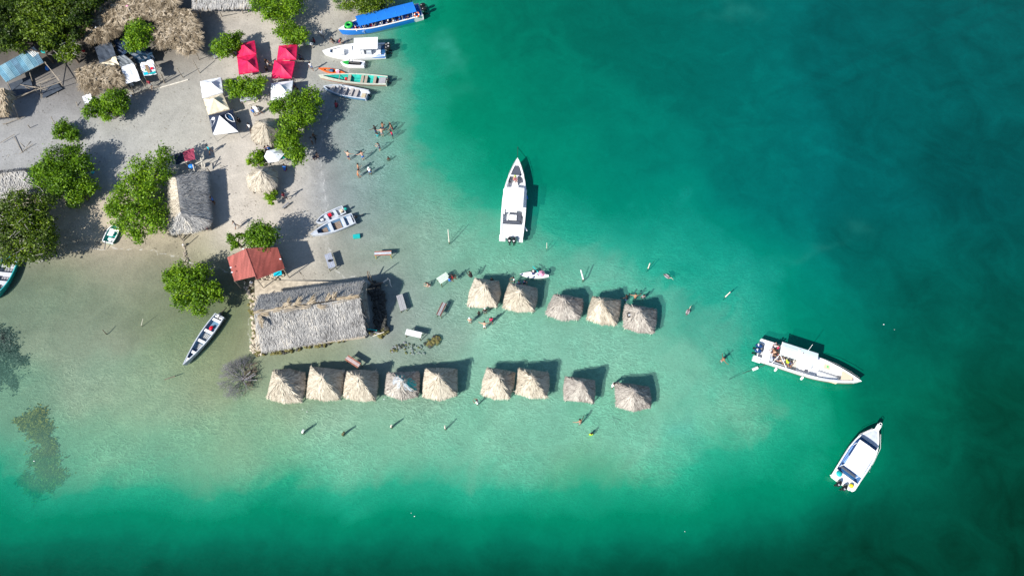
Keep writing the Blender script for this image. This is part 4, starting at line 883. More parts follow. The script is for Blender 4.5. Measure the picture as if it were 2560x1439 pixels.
# blue corrugated roof shed
bc = P(50, 165, 0); bs = empty('metal_roofed_shed', (bc.x, bc.y, .4), 0, 'open shed with a blue-grey corrugated metal roof at the left edge', 'shed')
strips(P(-12,172,2.7), P(84,118,2.7), P(109,157,2.2), P(15,206,2.2), 8, [M_blueroof, mat('blue_metal_light', (.24, .40, .47), .5, .3, .7), M_blueroof, mat('blue_metal_rusty', (.13, .24, .33), .6, .4, 1)], bs, amp=.03)
strips(P(66,128,2.76), P(84,117,2.76), P(98,133,2.5), P(82,143,2.5), 1, mat('bare_zinc', (.55, .56, .55), .5, .2, 2), bs, name='patch_panel')
def polethick(pts, name, label=None, par=None, m=None, r_=.055, cat='pole', group=None):
    "pole given as (px,py,z) points"
    W = [P(*q) for q in pts]
    if par is not None: return MB().tube(W, r_, 6).build(name, m or M_pole, par, world=True)
    o = MB().tube([p-W[0] for p in W], r_, 6).build(name, m or M_pole); o.location = W[0]; return tag(o, label, cat, group)
for a in ([(34,240,.3),(17,204,2.2)], [(83,210,.3),(74,182,2.2)], [(163,224,.3),(112,155,2.3)], [(15,206,2.15),(109,158,2.15)], [(34,250,2.0),(90,224,2.0)], [(90,212,2.0),(150,190,2.0)], [(104,253,.3),(100,205,2.0)], [(35,244,1.9),(155,205,1.9)], [(112,157,2.2),(152,205,1.9)], [(90,206,1.0),(124,190,1.0)], [(90,212,1.0),(128,195,1.0)]):
    polethick(a, 'pole', par=bs)
MB().plate([P(18,212,.9), P(74,190,.9), P(84,226,.9), P(30,246,.9)], .03).build('dark_screen', M_net, bs, world=True)
MB().plate([P(104,222,.8), P(140,206,.8), P(156,222,.8), P(108,246,.8)], .03).build('dark_screen', M_net, bs, world=True)
# tangle of bare poles left by the blue shed
br = empty('branch_pile', tuple(P(100,225,.3)), 0, 'criss-crossed bare branches in front of the blue metal roof', 'branches')
for a in ([(50,212,1.2),(145,232,.6)], [(55,214,1.3),(120,222,.8)], [(62,218,1.0),(124,242,.5)], [(100,222,.9),(86,216,1.4)], [(100,224,.6),(140,228,.4)]): polethick(a, 'branch', par=br, r_=.04)
# bare frames of poles on grey sand
fr_ = empty('pole_lattice', tuple(P(40,360,.4)), 0, 'bare frame of thin crossed poles lying on the grey sand near the left edge', 'pole frame')
for a in ([(0,358,.8),(36,336,.9)], [(2,364,.5),(40,340,.5)], [(34,342,.7),(56,382,.6)], [(8,372,.5),(34,398,.4)], [(32,398,.4),(82,360,.8)], [(0,396,.4),(48,372,.5)], [(36,388,.5),(64,414,.4)], [(54,376,.5),(66,408,.4)], [(60,376,.5),(76,354,.6)], [(0,404,.3),(18,384,.3)], [(10,352,.5),(14,376,.4)], [(44,352,.5),(60,368,.6)]): polethick(a, 'pole', par=fr_, r_=.04)
f2 = empty('pole_rail', tuple(P(25,305,.3)), 0, 'low rail of poles beside the brown thatched corner at the left edge', 'pole rail')
for a in ([(8,312,.8),(42,298,.8)], [(38,290,1.0),(47,302,.3)], [(44,300,.8),(63,290,.8)], [(16,310,.7),(17,314,.2)]): polethick(a, 'pole', par=f2, r_=.045)
for i, a in enumerate([([(142,320,.3),(127,292,1.6)], 'leaning pole touching the lone bush on the grey sand'), ([(77,323,.3),(69,313,1.3)], 'short thin stake left of the lone bush'), ([(75,326,.35),(86,364,.35)], 'pale stick lying flat on the grey sand below the short stake'),
     ([(84,360,.4),(90,352,.5)], 'stub of wood at the lower end of the flat pale stick'), ([(400,220,.6),(470,200,.6)], 'long pale log lying on the sand left of the white tent'), ([(411,209,.4),(404,186,2.2)], 'bent double pole near the printed banner'),
     ([(195,270,.4),(190,255,.9)], 'short stick on the grey sand left of the wide tree')]):
    polethick(a[0], 'pole', a[1], r_=.06 if i != 4 else .09, m=M_wpole if i in (2, 4) else None)
fd = empty('pole_fence', tuple(P(330,215,.5)), 0, 'low fence of poles from the frond roof to the long log', 'fence')
for a in ([(268,228,.9),(292,218,.9)], [(330,236,.7),(398,216,.7)], [(362,222,.3),(356,196,1.5)], [(334,238,.3),(328,214,1.5)], [(398,190,1.5),(402,208,.4)], [(300,212,1.3),(330,230,.7)]): polethick(a, 'pole', par=fd, r_=.05)
fe = empty('pole_stack', tuple(P(212,95,1.5)), 0, 'thin bare poles sticking out left of the brown frond roof', 'poles')
for a in ([(191,79,2.2),(210,74,2.2)], [(194,86,2.1),(212,84,2.1)], [(176,90,2.0),(210,88,2.0)], [(198,68,2.2),(212,64,2.2)], [(196,50,2.2),(210,58,2.2)]): polethick(a, 'pole', par=fe, r_=.035)
polethick([(372,56,3.0),(400,84,1.0)], 'pole', 'thin dark leaning trunk right of the tree between the shelters', m=M_bark, r_=.05)
sc_ = empty('pole_scaffold', tuple(P(490,405,.5)), 0, 'bleached rails and poles between the maroon awning and the grey thatched house', 'pole rail')
for a in ([(482,412,2.3),(486,428,2.2)], [(502,395,2.3),(506,420,1.6)], [(489,410,2.2),(506,402,2.2)], [(450,410,1.9),(474,402,2.0)], [(465,402,2.1),(486,398,2.1)], [(512,410,2.0),(510,422,1.4)]): polethick(a, 'pole', par=sc_, m=M_wpole, r_=.07)
tf = empty('trestle', tuple(P(462,610,.4)), 0, 'leaning sticks and post at the lower tip of the grey thatched house', 'sticks')
for a in ([(440,582,1.6),(454,600,.3)], [(456,598,.5),(478,572,1.2)], [(459,618,.3),(458,596,1.6)], [(452,592,.8),(470,584,.9)]): polethick(a, 'pole', par=tf, r_=.05)
dw = P(955, 708, .2); d = empty('driftwood', tuple(dw), 0, 'pale forked driftwood in the shade right of the thatched hall', 'driftwood')
mb = MB(); q = [P(918,678,1.6), P(922,700,.9), P(935,712,.4), P(958,706,.5), P(970,697,.6), P(974,700,.5), P(976,712,.2), P(980,718,.0)]
MB().tube(q[:4], [.06, .12, .14, .10], 6).build('dark_branch', M_bark, d, world=True); MB().tube(q[3:], [.10, .11, .08, .06, .03], 6).build('pale_branch', M_wpole, d, world=True)
for k, (a, m, lb) in enumerate([([(918,822,1.0),(942,826,.9)], M_tealfab, 'thin turquoise pipe at the right end of the thatched hall'), ([(934,830,.9),(952,834,.8)], M_greywood, 'thin grey stick just below the turquoise pipe'), ([(932,840,.8),(960,830,.9)], M_wpole, 'white pole resting on the mossy boulders')]):
    polethick(a, 'pole', lb, r_=.06, m=m)
polethick([(637,846,.6),(642,868,.3)], 'pole', 'pale stick leaning on the rubble at the lower left corner of the thatched hall', m=M_wpole)
polethick([(646,822,2.0),(640,876,.8)], 'pole', 'long yellowish pole along the left edge of the thatched hall', m=M_wpole, r_=.05)

# ------------------------------------------------------------------ posts standing in the water
def wpost(b0, t0, z, label, m=M_wpole, r_=.07, moss=True, group='stakes standing in the water'):
    B = P(*b0, 0); T = P(*t0, z); g = terr_z(B.x, B.y); t = empty('water_post', (B.x, B.y, g), 0, label, 'post', group)
    MB().tube([(B.x, B.y, .12), T], [r_, r_*.8], 7).build('shaft', m, t, world=True); MB().tube([(B.x, B.y, g-.2), (B.x, B.y, .13)], r_*1.15, 7).build('submerged_base', M_mosspole, t, world=True)
wpost((1123,606),(1120,574), 1.9, 'tall thin pale stake nearest the big white speedboat')
wpost((1367,622),(1367,607), .9, 'short thin stake to the right of the speedboat outboards', r_=.04)
wpost((1458,699),(1452,675), 1.3, 'thick bright white post right of the paddle board', r_=.10, m=M_whitepaint)
wpost((1620,672),(1625,658), .9, 'pale leaning stake above the rightmost upper hut')
wpost((1813,743),(1826,730), .9, 'pale stake leaning right, farthest right of all the stakes')
wpost((757,1081),(758,1075), .8, 'dark round piling with a white top, first of four below the lower huts', r_=.14, m=M_whitepaint)
wpost((857,1086),(860,1080), .7, 'dark green piling, second of four below the lower huts', r_=.13, m=M_mosspole)
wpost((978,1067),(978,1063), .8, 'piling with small pale top, third of four below the lower huts', r_=.12)
wpost((1113,1071),(1112,1064), .8, 'slim pale piling, fourth of four below the lower huts', r_=.09)
wpost((354,815),(357,797), 1.0, 'thin white stake in the shallows left of the long grey canoe', r_=.03)
wpost((266,835),(256,824), .8, 'dark leaning stick in the shallows left of the thin white stake', r_=.05, m=M_bark)
o_ = polethick([(411,949,.1),(438,940,.35)], 'stick', 'dark bent stick floating below the bow of the long grey canoe', m=M_bark, cat='stick')
o_ = polethick([(1527,1046,-.3),(1545,1055,-.1)], 'stick', 'submerged twig below the rightmost lower hut', m=M_twig, cat='stick', r_=.03)
q = P(963,1307,-1.2); o_ = MB().rbox(-.3, .3, -.25, .25, 0, .4, .1).build('sunken_block', M_darkstone); o_.location = (q.x, q.y, terr_z(q.x, q.y)+.2); tag(o_, 'small dark block on the seabed near the bottom edge', 'block')
q = P(892,592,.0); t = empty('crate', (q.x, q.y, terr_z(q.x, q.y)), R(8), 'green plastic crate half sunk between the dinghies and the red bench', 'crate')
MB().box(-.42, .42, -.25, .25, 0, .28).build('body', M_tealp, t); MB().box(-.45, .45, -.28, .28, .28, .34, .03).build('rim', M_tealfab, t)

# ------------------------------------------------------------------ tables and benches in the water
def table(cx, cy, px_a, px_b, wid, z, m, label, planks=4, lm=None, edge=None, lean=0.0, group='wooden tables standing in the water', nm='water_table'):
    "px_a, px_b: pixel ends of the long axis at height z"
    A, B = P(*px_a, z), P(*px_b, z); c = (A+B)/2; g = terr_z(c.x, c.y); L = (B-A).length; a = math.atan2(B.y-A.y, B.x-A.x)
    t = empty(nm, (c.x, c.y, g), a, label, 'table', group); h = z-g
    for i in range(planks):
        y0 = -wid/2+wid*i/planks; mm = edge if (edge and i in (0, planks-1)) else m
        MB().box(-L/2+random.uniform(-.02, .02), L/2+random.uniform(-.02, .02), y0+.012, y0+wid/planks-.012, h-.05, h+random.uniform(-.008, .008)).build('plank', mm, t)
    for sx in (-1, 1):
        for sy in (-1, 1): MB().tube([(sx*(L/2-.1)*1.05, sy*(wid/2-.05)*1.1, -.2), (sx*(L/2-.15), sy*(wid/2-.08), h-.05)], .05, 6).build('leg', lm or M_mosspole, t)
    MB().box(-L/2+.1, L/2-.1, -.03, .03, h-.12, h-.052).build('rail', lm or M_mosspole, t)
    return t
table(0, 0, (936,634),(978,632), .62, .7, M_greypaint, 'bench with a red frame and pale slats, below the green crate', edge=M_redwood, lm=mat('yellow_leg', (.45, .38, .08), .8))
table(0, 0, (819,634),(830,669), .85, .85, mat('blue_grey_wood', (.32, .35, .43), .8, .2, 3), 'blue-grey table at the beach edge with a dark bundle on it')
table(0, 0, (1096,703),(1120,687), .95, .7, M_lbox, 'pale green table with two people sitting on its right side')
table(0, 0, (998,737),(1009,775), .78, .55, M_greywood, 'worn grey table between the hall and the pale green table')
table(0, 0, (1096,788),(1111,757), .62, .6, M_greywood, 'dark table of grey and red-brown boards left of the first upper hut', edge=mat('dark_redwood', (.16, .07, .06), .8, .3, 4))
table(0, 0, (1014,829),(1053,838), .72, .8, M_whitepaint, 'clean white table just above the stone reef')
table(0, 0, (866,893),(898,914), .68, .9, mat('pinkish_wood', (.50, .40, .40), .8, .2, 3), 'pinkish weathered table slanting above the third lower hut', edge=M_redwood)
q = P(826,655,1.0); t = MB(); t.ball((0, 0, .12), .22, 7, 5, (1.2, .7, .6), .2); o_ = t.build('bundle', M_black); o_.location = P(825,653,.87); tag(o_, 'small black bundle on the blue-grey table', 'bag')
# land tables and clutter
def ltable(px_a, px_b, wid, z, m, label, nm='table'):
    table(0, 0, px_a, px_b, wid, z, m, label, lm=M_pole, nm=nm, group=None)
ltable((600,248),(640,242), .9, 1.1, mat('lilac_grey_wood', (.42, .44, .50), .8, .15, 3), 'long pale grey table under the lower edge of the hedge-like tree')
ltable((618,262),(648,252), .3, .7, M_wpole, 'narrow pale bench below the long pale grey table', nm='bench')
ltable((764,108),(782,110), .5, 1.0, M_whitepaint, 'white bench poking out beside the bushy tree above the red tents', nm='bench')
ltable((706,520),(722,506), .25, .8, M_greywood, 'grey bench below the person in red near the sapling', nm='bench')
ltable((520,118),(530,112), .5, .7, M_greywood, 'grey seat left of the small round tree', nm='bench')
ltable((528,128),(540,145), .6, .8, M_greywood, 'small grey table at the lower left of the small round tree')
def bag(x, y, z, r_, m, label, nm='bag', cat='bag', sq=(1, .8, .6)):
    q = P(x, y, z); o = MB().ball((0, 0, 0), r_, 9, 6, sq, .08).build(nm, m); o.location = q; return tag(o, label, cat)
def chair(x, y, z, rz, m, label):
    q = P(x, y, z); t = empty('plastic_chair', tuple(q), rz, label, 'chair')
    MB().rbox(-.22, .22, -.22, .22, .40, .45, .02).build('seat', m, t); MB().box(-.22, .22, .20, .24, .45, .85).build('backrest', m, t)
    for sx in (-.19, .19):
        for sy in (-.19, .19): MB().tube([(sx*1.1, sy*1.1, 0), (sx, sy, .40)], .02, 5).build('leg', m, t)
chair(513,568,.35, R(20), M_red, 'red plastic chair at the lower right corner of the grey thatched house')
chair(519,570,.35, R(60), M_red, 'red plastic chair just right of the other red chair by the grey thatched house')
chair(687,470,.4, R(100), M_maroon, 'dark red chair at the lower right eave of the lower round hut')
chair(575,310,.4, R(10), M_green, 'green chair under the front of the black canopy tent')
chair(567,317,.4, R(70), M_whitepaint, 'white chair under the front of the black canopy tent')
chair(333,218,.4, R(30), M_whitepaint, 'white chair on the shaded table under the plain white tarp')
bag(240,70,2.7, .16, M_whitepaint, 'small white ball lying on the brown frond roof', 'ball', 'ball', (1, 1, 1))
bag(407,5,3.1, .26, M_whitepaint, 'white bucket on the roof at the top edge', 'bucket', 'bucket', (1, 1, .8))
bag(318,16,3.0, .22, M_pink, 'pink bag on the ragged frond strip')
bag(208,128,.8, .25, M_red, 'red bag on the ground right of the olive tree')
bag(118,171,.8, .35, M_bluehull, 'blue barrel inside the blue-roofed shed', 'barrel', 'barrel', (.8, 1, 1))
bag(110,130,.7, .45, M_tealfab, 'turquoise plastic sheet bundled behind the blue metal roof')
bag(148,146,.6, .22, M_bluehull, 'blue can in the shade below the olive tree', 'can', 'can')
bag(458,612,.5, .18, M_whitepaint, 'small white bag by the sticks below the grey thatched house')
bag(628,706,.6, .22, M_whitepaint, 'white sack on the rubble under the red roof')
bag(327,240,.6, .2, M_whitepaint, 'white can at the right end of the wide tree', 'can', 'can')
bag(435,75,2.9, .16, M_whitepaint, 'small white cup on the large ragged frond roof', 'cup', 'cup', (1, 1, 1))
bag(232,432,.5, .32, M_cyan, 'blue folded cloth in the shade right of the big dark mangrove', 'cloth', 'cloth', (1, .8, .4))
bag(478,416,1.9, .4, M_bluehull, 'blue bundle among the bleached rails', 'bundle', 'bundle')

# ------------------------------------------------------------------ boats
class Boat:
    def __init__(s, bow, stern, beam, F0, F1, label, name='boat', cat='boat', group=None, hull=M_gelcoat, inner=M_gelcoat, rim=None, rimw=.10, floor=.15, fl=.42, p=2.0, sternw=.9, base=0.0, draft=.25, inside=True, open_to=.93, zb=None, flare=.80, lower=None, hi=None):
        A, B = P(*bow, base+F1), P(*stern, base+F0); A.z = B.z = 0; s.L = (A-B).length; s.B = beam; c = (A+B)/2
        s.t = empty(name, (c.x, c.y, base), math.atan2(A.y-B.y, A.x-B.x), label, cat, group); s.F0, s.F1, s.fl, s.p, s.sw, s.floor = F0, F1, fl, p, sternw, floor
        s.flare = flare; s.draft = draft; N = 28; s.rimw = rimw
        us = [i/N for i in range(N+1)]
        # outer shell
        vs = []; 
        for u in us:
            w_, f, x = s.w(u), s.F(u), s.X(u); k = flare*(1-.25*max(0, u-.6)); kl = -draft*(1-max(0, (u-.75)/.25)**2*.7)
            xs = x-(.35*max(0, (u-.7)/.3)**2)*f*.9
            row = [(x, w_, f), (x-(x-xs)*.4, w_*(k+(1-k)*.45), f*.42), (xs, w_*k*.96, -.02), (xs, w_*k*.55, kl*.7), (xs, 0, kl)]
            row = row+[(q[0], -q[1], q[2]) for q in row[-2::-1]]; vs += row
        M_ = 9; fs = [(i*M_+j, i*M_+j+1, (i+1)*M_+j+1, (i+1)*M_+j) for i in range(N) for j in range(M_-1)]
        mb = MB().add(vs, fs); mb.f.append(tuple(range(M_))); mb.build('hull', hull, s.t, smooth=False)
        if lower:
            vs2 = []
            for u in us:
                w_, x = s.w(u)+.012, s.X(u); f = s.F(u)*.42; xs = x-(.35*max(0, (u-.7)/.3)**2)*s.F(u)*.9
                k = flare*(1-.25*max(0, u-.6))
                for sg in (1, -1): vs2 += [(x-(x-xs)*.4, sg*(w_*(k+(1-k)*.45)+.01), f*.9), (xs, sg*(w_*k*.97+.01), -.02)]
            MB().add(vs2, [(i*4+q, i*4+q+1, i*4+q+5, i*4+q+4) for i in range(N) for q in (0, 2)]).build('bottom_stripe', lower, s.t)
        # rim (gunwale)
        vs = []; 
        for u in us:
            w_, f, x = s.w(u)+.025, s.F(u), s.X(u)
            wi = max(0, w_-rimw-.02) if u < .985 else 0
            for sg in (1, -1): vs += [(x, sg*w_, f-.05), (x, sg*w_, f+.035), (x, sg*wi, f+.035), (x, sg*wi, f-.05)]
        fs = [(i*8+q*4+a, i*8+q*4+(a+1) % 4, (i+1)*8+q*4+(a+1) % 4, (i+1)*8+q*4+a) for i in range(N) for q in (0, 1) for a in range(4)]
        MB().add(vs, fs).build('gunwale', rim or hull, s.t)
        # inner skin
        if inside:
            vs = []; us2 = [q for q in us if q <= open_to+.04]
            for u in us2:
                w_, f, x = s.w(u)-.04, s.F(u), s.X(u); w_ = max(w_, .01); wf = max(.005, w_*flare*.93)
                vs += [(x, w_, f), (x, wf, floor+.02), (x, 0, floor), (x, -wf, floor+.02), (x, -w_, f)]
            n2 = len(us2); fs = [(i*5+j, (i+1)*5+j, (i+1)*5+j+1, i*5+j+1) for i in range(n2-1) for j in range(4)]+[(0, 1, 2, 3, 4)]
            MB().add(vs, fs).build('inner_shell', inner, s.t)
            x0 = s.X(0); MB().box(x0-.02, x0+.07, -s.w(0), s.w(0), floor, s.F(0)-.02).build('transom', rim or hull, s.t)
    def X(s, u): return -s.L/2+s.L*u
    def F(s, u): return s.F0+(s.F1-s.F0)*u**2.2
    def w(s, u):
        b_ = s.B/2
        if u < s.fl: return b_*(s.sw+(1-s.sw)*(1-(1-u/s.fl)**2))
        q = (u-s.fl)/(1-s.fl); return b_*max(0.0, 1-q**s.p)
    def box(s, name, u0, u1, v0, v1, z0, z1, m, r=.03, fit=False):
        "box; v in fractions of the local half beam"
        b_ = s.w((u0+u1)/2) if fit else s.B/2
        return MB().rbox(s.X(u0), s.X(u1), v0*b_, v1*b_, z0, z1, min(r, (z1-z0)*.4)).build(name, m, s.t)
    def deck(s, name, u0, u1, m, dz=.0, inset=.0, th=.05, n=8):
        "deck plate following the plan shape"
        up = [u0+(u1-u0)*i/n for i in range(n+1)]
        pts = [(s.X(u), max(.003, s.w(u)-inset), s.F(u)+dz) for u in up]+[(s.X(u), -max(.003, s.w(u)-inset), s.F(u)+dz) for u in reversed(up)]
        vs = pts+[(a, b_, c-th) for a, b_, c in pts]; k = len(pts); fs = [(i, i+1, k-2-i, k-1-i) for i in range(n)]+[(i, (i+1) % k, k+(i+1) % k, k+i) for i in range(k)]
        return MB().add(vs, fs).build(name, m, s.t)
    def thwart(s, u, wd=.24, m=M_greypaint, z=None, drop=.12):
        return s.box('thwart', u-wd/2/s.L, u+wd/2/s.L, -.93, .93, s.F(u)-drop-.05, s.F(u)-drop, m, fit=True)
    def planks(s, u0, u1, m, n=5, vw=.6, z=None):
        for i in range(n):
            v0 = -vw+2*vw*i/n; s.box('floor_slat', u0, u1, v0, v0+2*vw/n*.72, (z or s.floor)+.03, (z or s.floor)+.06, m, fit=True)
    def motor(s, y, cowl=M_black, size=1.0, tilt=0.0, back=.25, mark=None, name='outboard_motor', h=None, rz=0.0):
        o = bpy.data.objects.new(name, None); COL.objects.link(o); o.parent = s.t; o.location = (s.X(0)-back*size, y, h if h is not None else s.F0+.02); o.rotation_euler = (0, tilt, rz); k = size
        mb = MB(); pts = [(-.42, .13, 0), (-.30, .22, .0), (0, .25, .0), (.26, .20, .0), (.36, .10, 0)]
        mb.ball((-.02*k, 0, .22*k), .34*k, 12, 8, (1.15, .68, .85)); o1 = mb.build('cowl', cowl, o, smooth=True)
        MB().rbox(-.16*k, .12*k, -.09*k, .09*k, -.75*k, .05*k, .02).build('leg', M_black, o)
        MB().box(.05*k, .34*k, -.10*k, .10*k, -.18*k, .05*k).build('bracket', M_silver, o)
        MB().box(-.55*k, -.12*k, -.045*k, .045*k, -.70*k, -.58*k).ball((-.50*k, 0, -.66*k), .13*k, 6, 4, (.5, 1, 1)).build('propeller', M_black, o)
        if mark:
            MB().box(-.22*k, -.05*k, -.03*k, .02*k, .498*k, .508*k).box(-.13*k, -.06*k, -.11*k, .10*k, .485*k, .500*k).build('cowl_mark', mark, o)
        return o
    def tube(s, name, pts, r_, m): return MB().tube(pts, r_, 6).build(name, m, s.t)
    def roofpx(s, name, px, z, m, **kw):
        "roof panel whose corners are surveyed at height z"
        a = s.t.rotation_euler.z; L = []
        for q in px:
            d = P(*q, z+s.t.location.z)-s.t.location; L.append((d.x*math.cos(a)+d.y*math.sin(a), -d.x*math.sin(a)+d.y*math.cos(a)))
        xs = sorted(q[0] for q in L); ys = sorted(q[1] for q in L); u0 = ((xs[0]+xs[1])/2+s.L/2)/s.L; u1 = ((xs[2]+xs[3])/2+s.L/2)/s.L
        s.rf = (u0, u1, (ys[0]+ys[1])/s.B, (ys[2]+ys[3])/s.B)
        return s.roof(name, *s.rf, z, m, **kw)
    def roof(s, name, u0, u1, v0, v1, z, m, camber=.06, th=.04, n=6, posts=True, rib=True, pm=M_silver, zf=None):
        b_ = s.B/2; vs = []
        for i in range(2):
            for j in range(n+1):
                q = j/n; vs.append((s.X(u0 if i == 0 else u1), (v0+(v1-v0)*q)*b_, z+camber*math.sin(math.pi*q)))
        k = len(vs); fs = [(j, n+1+j, n+2+j, j+1) for j in range(n)]; vs2 = [(a, c, d_-th) for a, c, d_ in vs]
        fs2 = [(k+j, k+j+1, k+n+2+j, k+n+1+j) for j in range(n)]; side = [(0, k, k+n+1, n+1), (n, 2*n+1, k+2*n+1, k+n)]+[(j, j+1, k+j+1, k+j) for j in range(n)]+[(n+1+j, k+n+1+j, k+n+2+j, n+2+j) for j in range(n)]
        o = MB().add(vs+vs2, fs+fs2+side).build(name, m, s.t)
        if posts:
            for u in ((u0*.93+u1*.07), (u0*.07+u1*.93)):
                for v in (v0*.93, v1*.93): MB().tube([(s.X(u), v*b_, zf if zf is not None else s.floor), (s.X(u), v*b_, z-.02)], .028, 6).build('roof_post', pm, s.t)
        return o

# 1 white speedboat with dark decks, anchored in the middle
bA = Boat((1294,395), (1279,592), 3.05, .95, 1.30, 'large white speedboat with dark deck pads anchored upright in mid water', 'speedboat', fl=.40, p=2.1, sternw=.92, rimw=.22, floor=.35, flare=.82)
bA.deck('bow_deck', .90, .995, M_gelcoat, .03); bA.deck('bow_pad', .775, .895, M_dgrey, .045, .30)
bA.box('pad_edge', .765, .785, -.62, .62, 1.0, 1.14, M_gelcoat); bA.box('bow_seat', .71, .755, -.70, -.35, .55, .95, M_dgrey); bA.box('bow_seat', .71, .755, .35, .70, .55, .95, M_dgrey)
bA.box('centre_console', .68, .80, -.16, .16, .4, 1.02, M_gelcoat)
bA.box('side_deck', .28, .60, -.98, -.72, .4, 1.02, M_gelcoat); bA.box('side_deck', .28, .60, .72, .98, .4, 1.02, M_gelcoat)
bA.roofpx('hard_top', [(1266,469),(1309,470),(1309,525),(1263,523)], 2.1, M_whitepaint, camber=.10, th=.07, n=8)
bA.roof('rear_awning', .262, .30, -.30, .60, 1.75, M_whitepaint, .05, .05, 5, posts=False)
bA.box('stern_deck', .0, .155, -.93, .93, .45, .93, M_gelcoat); bA.box('seat_back_pad', .165, .195, -.60, .66, .6, 1.00, M_dgrey)
bA.box('lounge_pad', .20, .305, -.66, -.36, .55, .90, M_dgrey); bA.box('lounge_pad', .275, .315, -.36, .32, .55, .92, M_dgrey); bA.box('sun_table', .21, .275, -.30, .30, .6, .93, M_gelcoat)
bA.box('cockpit_floor', .16, .30, .36, .88, .40, .44, M_whitepaint); bA.box('swim_platform', -.03, .03, .50, 1.0, .25, .75, M_gelcoat); bA.box('swim_platform', -.03, .03, -.93, -.48, .25, .75, M_gelcoat)
bA.motor(.22, M_black, 1.1, R(-25), .45, M_whitepaint); bA.motor(-.32, M_black, 1.1, R(-25), .45, M_whitepaint)
bA.tube('bow_rail', [(bA.X(.62), -1.25, 1.2), (bA.X(.8), -.95, 1.35), (bA.X(.93), -.4, 1.45), (bA.X(.99), 0, 1.5), (bA.X(.93), .4, 1.45), (bA.X(.8), .95, 1.35), (bA.X(.62), 1.25, 1.2)], .018, M_silver)
bA.box('cleat', .94, .945, -.15, .15, 1.28, 1.33, M_silver)
bA.tube('side_fender', [(bA.X(.14), -1.55, .7), (bA.X(.10), -1.85, .5)], .09, M_gelcoat); bA.tube('side_fender', [(bA.X(.53), -1.52, .9), (bA.X(.50), -1.68, .6)], .08, M_bluehull)
# 2 white centre-console with pale blue canopy
bB = Boat((2154,953), (1897,873), 2.75, .95, 1.35, 'long white motorboat with a pale blue canopy, passengers at the stern and white fenders', 'motorboat', fl=.42, p=2.2, sternw=.98, rimw=.20, floor=.35, flare=.84, lower=mat('tan_waterline', (.30, .24, .18), .6))
bB.deck('bow_deck', .925, .995, M_gelcoat, .03); bB.deck('bow_pad', .81, .915, M_tanc, .05, .22)
bB.box('bow_locker', .61, .80, .12, .78, .4, 1.02, M_gelcoat); bB.box('side_locker', .60, .80, -.60, -.20, .4, .85, M_gelcoat); bB.box('locker_pad', .61, .79, -.72, -.62, .6, .90, M_tanc)
bB.box('tan_mat', .64, .70, .15, .62, 1.02, 1.05, M_tanc); bB.box('green_leaf_print', .665, .685, .30, .50, 1.051, 1.06, mat('fresh_green', (.15, .55, .2), .6))
bB.box('console', .42, .52, -.42, .10, .4, 1.25, M_gelcoat); bB.box('instrument_panel', .47, .50, -.62, -.45, .9, 1.10, M_dgrey)
bB.roofpx('canopy', [(1957,854),(2047,885),(2040,913),(1950,887)], 2.1, M_paleblue, camber=.10, th=.05, n=8, pm=M_whitepaint); B0, B1, W0, W1 = bB.rf; WM = (W0+W1)/2; HB = bB.B/2
bB.box('canopy_piping', B0-.004, B0+.006, W0, W1, 2.10, 2.13, M_whitepaint)
for k in range(5): bB.box('canopy_seam', B0+.02, B0+.15, W0+.25+.14*k, W0+.262+.14*k, 2.18, 2.212, M_greypaint)
# canopy lettering (illegible in the photograph: a row of pale strokes) and a sail-like emblem
for k in range(6):
    v = W1-.22-.135*k; u = B0+.16; bB.box('letter', u, u+.026, v-.045, v+.045, 2.18, 2.218, M_whitepaint); bB.box('letter_counter', u+.008, u+.017, v-.018, v+.012, 2.217, 2.222, M_paleblue)
X_ = lambda q: bB.X(B0+q)
MB().plate([(X_(.205), (WM+.20)*HB, 2.222), (X_(.275), (WM-.12)*HB, 2.222), (X_(.268), (WM-.18)*HB, 2.222), (X_(.205), (WM+.08)*HB, 2.222)], .02).build('emblem_sail', M_whitepaint, bB.t)
MB().plate([(X_(.198), (WM+.24)*HB, 2.222), (X_(.214), (WM+.22)*HB, 2.222), (X_(.212), (WM-.28)*HB, 2.222), (X_(.196), (WM-.25)*HB, 2.222)], .02).build('emblem_mast', M_whitepaint, bB.t)
bB.box('stern_deck', .05, .125, -.93, .93, .45, .93, M_gelcoat); bB.box('stern_wing', -.03, .05, -.99, -.62, .3, .9, M_gelcoat); bB.box('stern_wing', .0, .05, .62, .99, .3, .9, M_gelcoat)
bB.box('stern_bench', .13, .16, -.70, .70, .5, .80, M_greypaint); bB.box('side_bench', .16, .33, -.80, -.58, .5, .78, M_greypaint); bB.box('cockpit_sole', .13, .40, -.8, .8, .36, .38, mat('sandy_floor', (.58, .54, .48), .7, .2, 6))
bB.motor(.30, M_navycowl, 1.15, R(-12), .02, M_whitepaint); bB.motor(-.32, M_navycowl, 1.15, R(-12), .02, M_whitepaint)
bB.tube('canopy_strut', [(bB.X(B0), W0*HB, 2.08), (bB.X(.30), -1.28, 1.0)], .035, M_whitepaint); bB.tube('canopy_strut', [(bB.X(B0), W0*HB, 2.08), (bB.X(.15), -1.2, 1.0)], .025, M_whitepaint)
bB.tube('antenna', [(bB.X(B0+.25), W1*HB-.1, 2.15), (bB.X(B0+.24), W1*HB+.05, 3.7)], .022, M_whitepaint)
for sg in (1, -1): bB.tube('bow_rail', [(bB.X(.60), sg*1.28, 1.2), (bB.X(.74), sg*1.08, 1.42), (bB.X(.88), sg*.62, 1.55), (bB.X(.97), sg*.2, 1.6)], .018, M_silver)
for u in (.21, .47):
    for k in (0,): bB.tube('fender', [(bB.X(u), -1.52, .75), (bB.X(u), -1.60, .30)], .14, M_whitepaint)
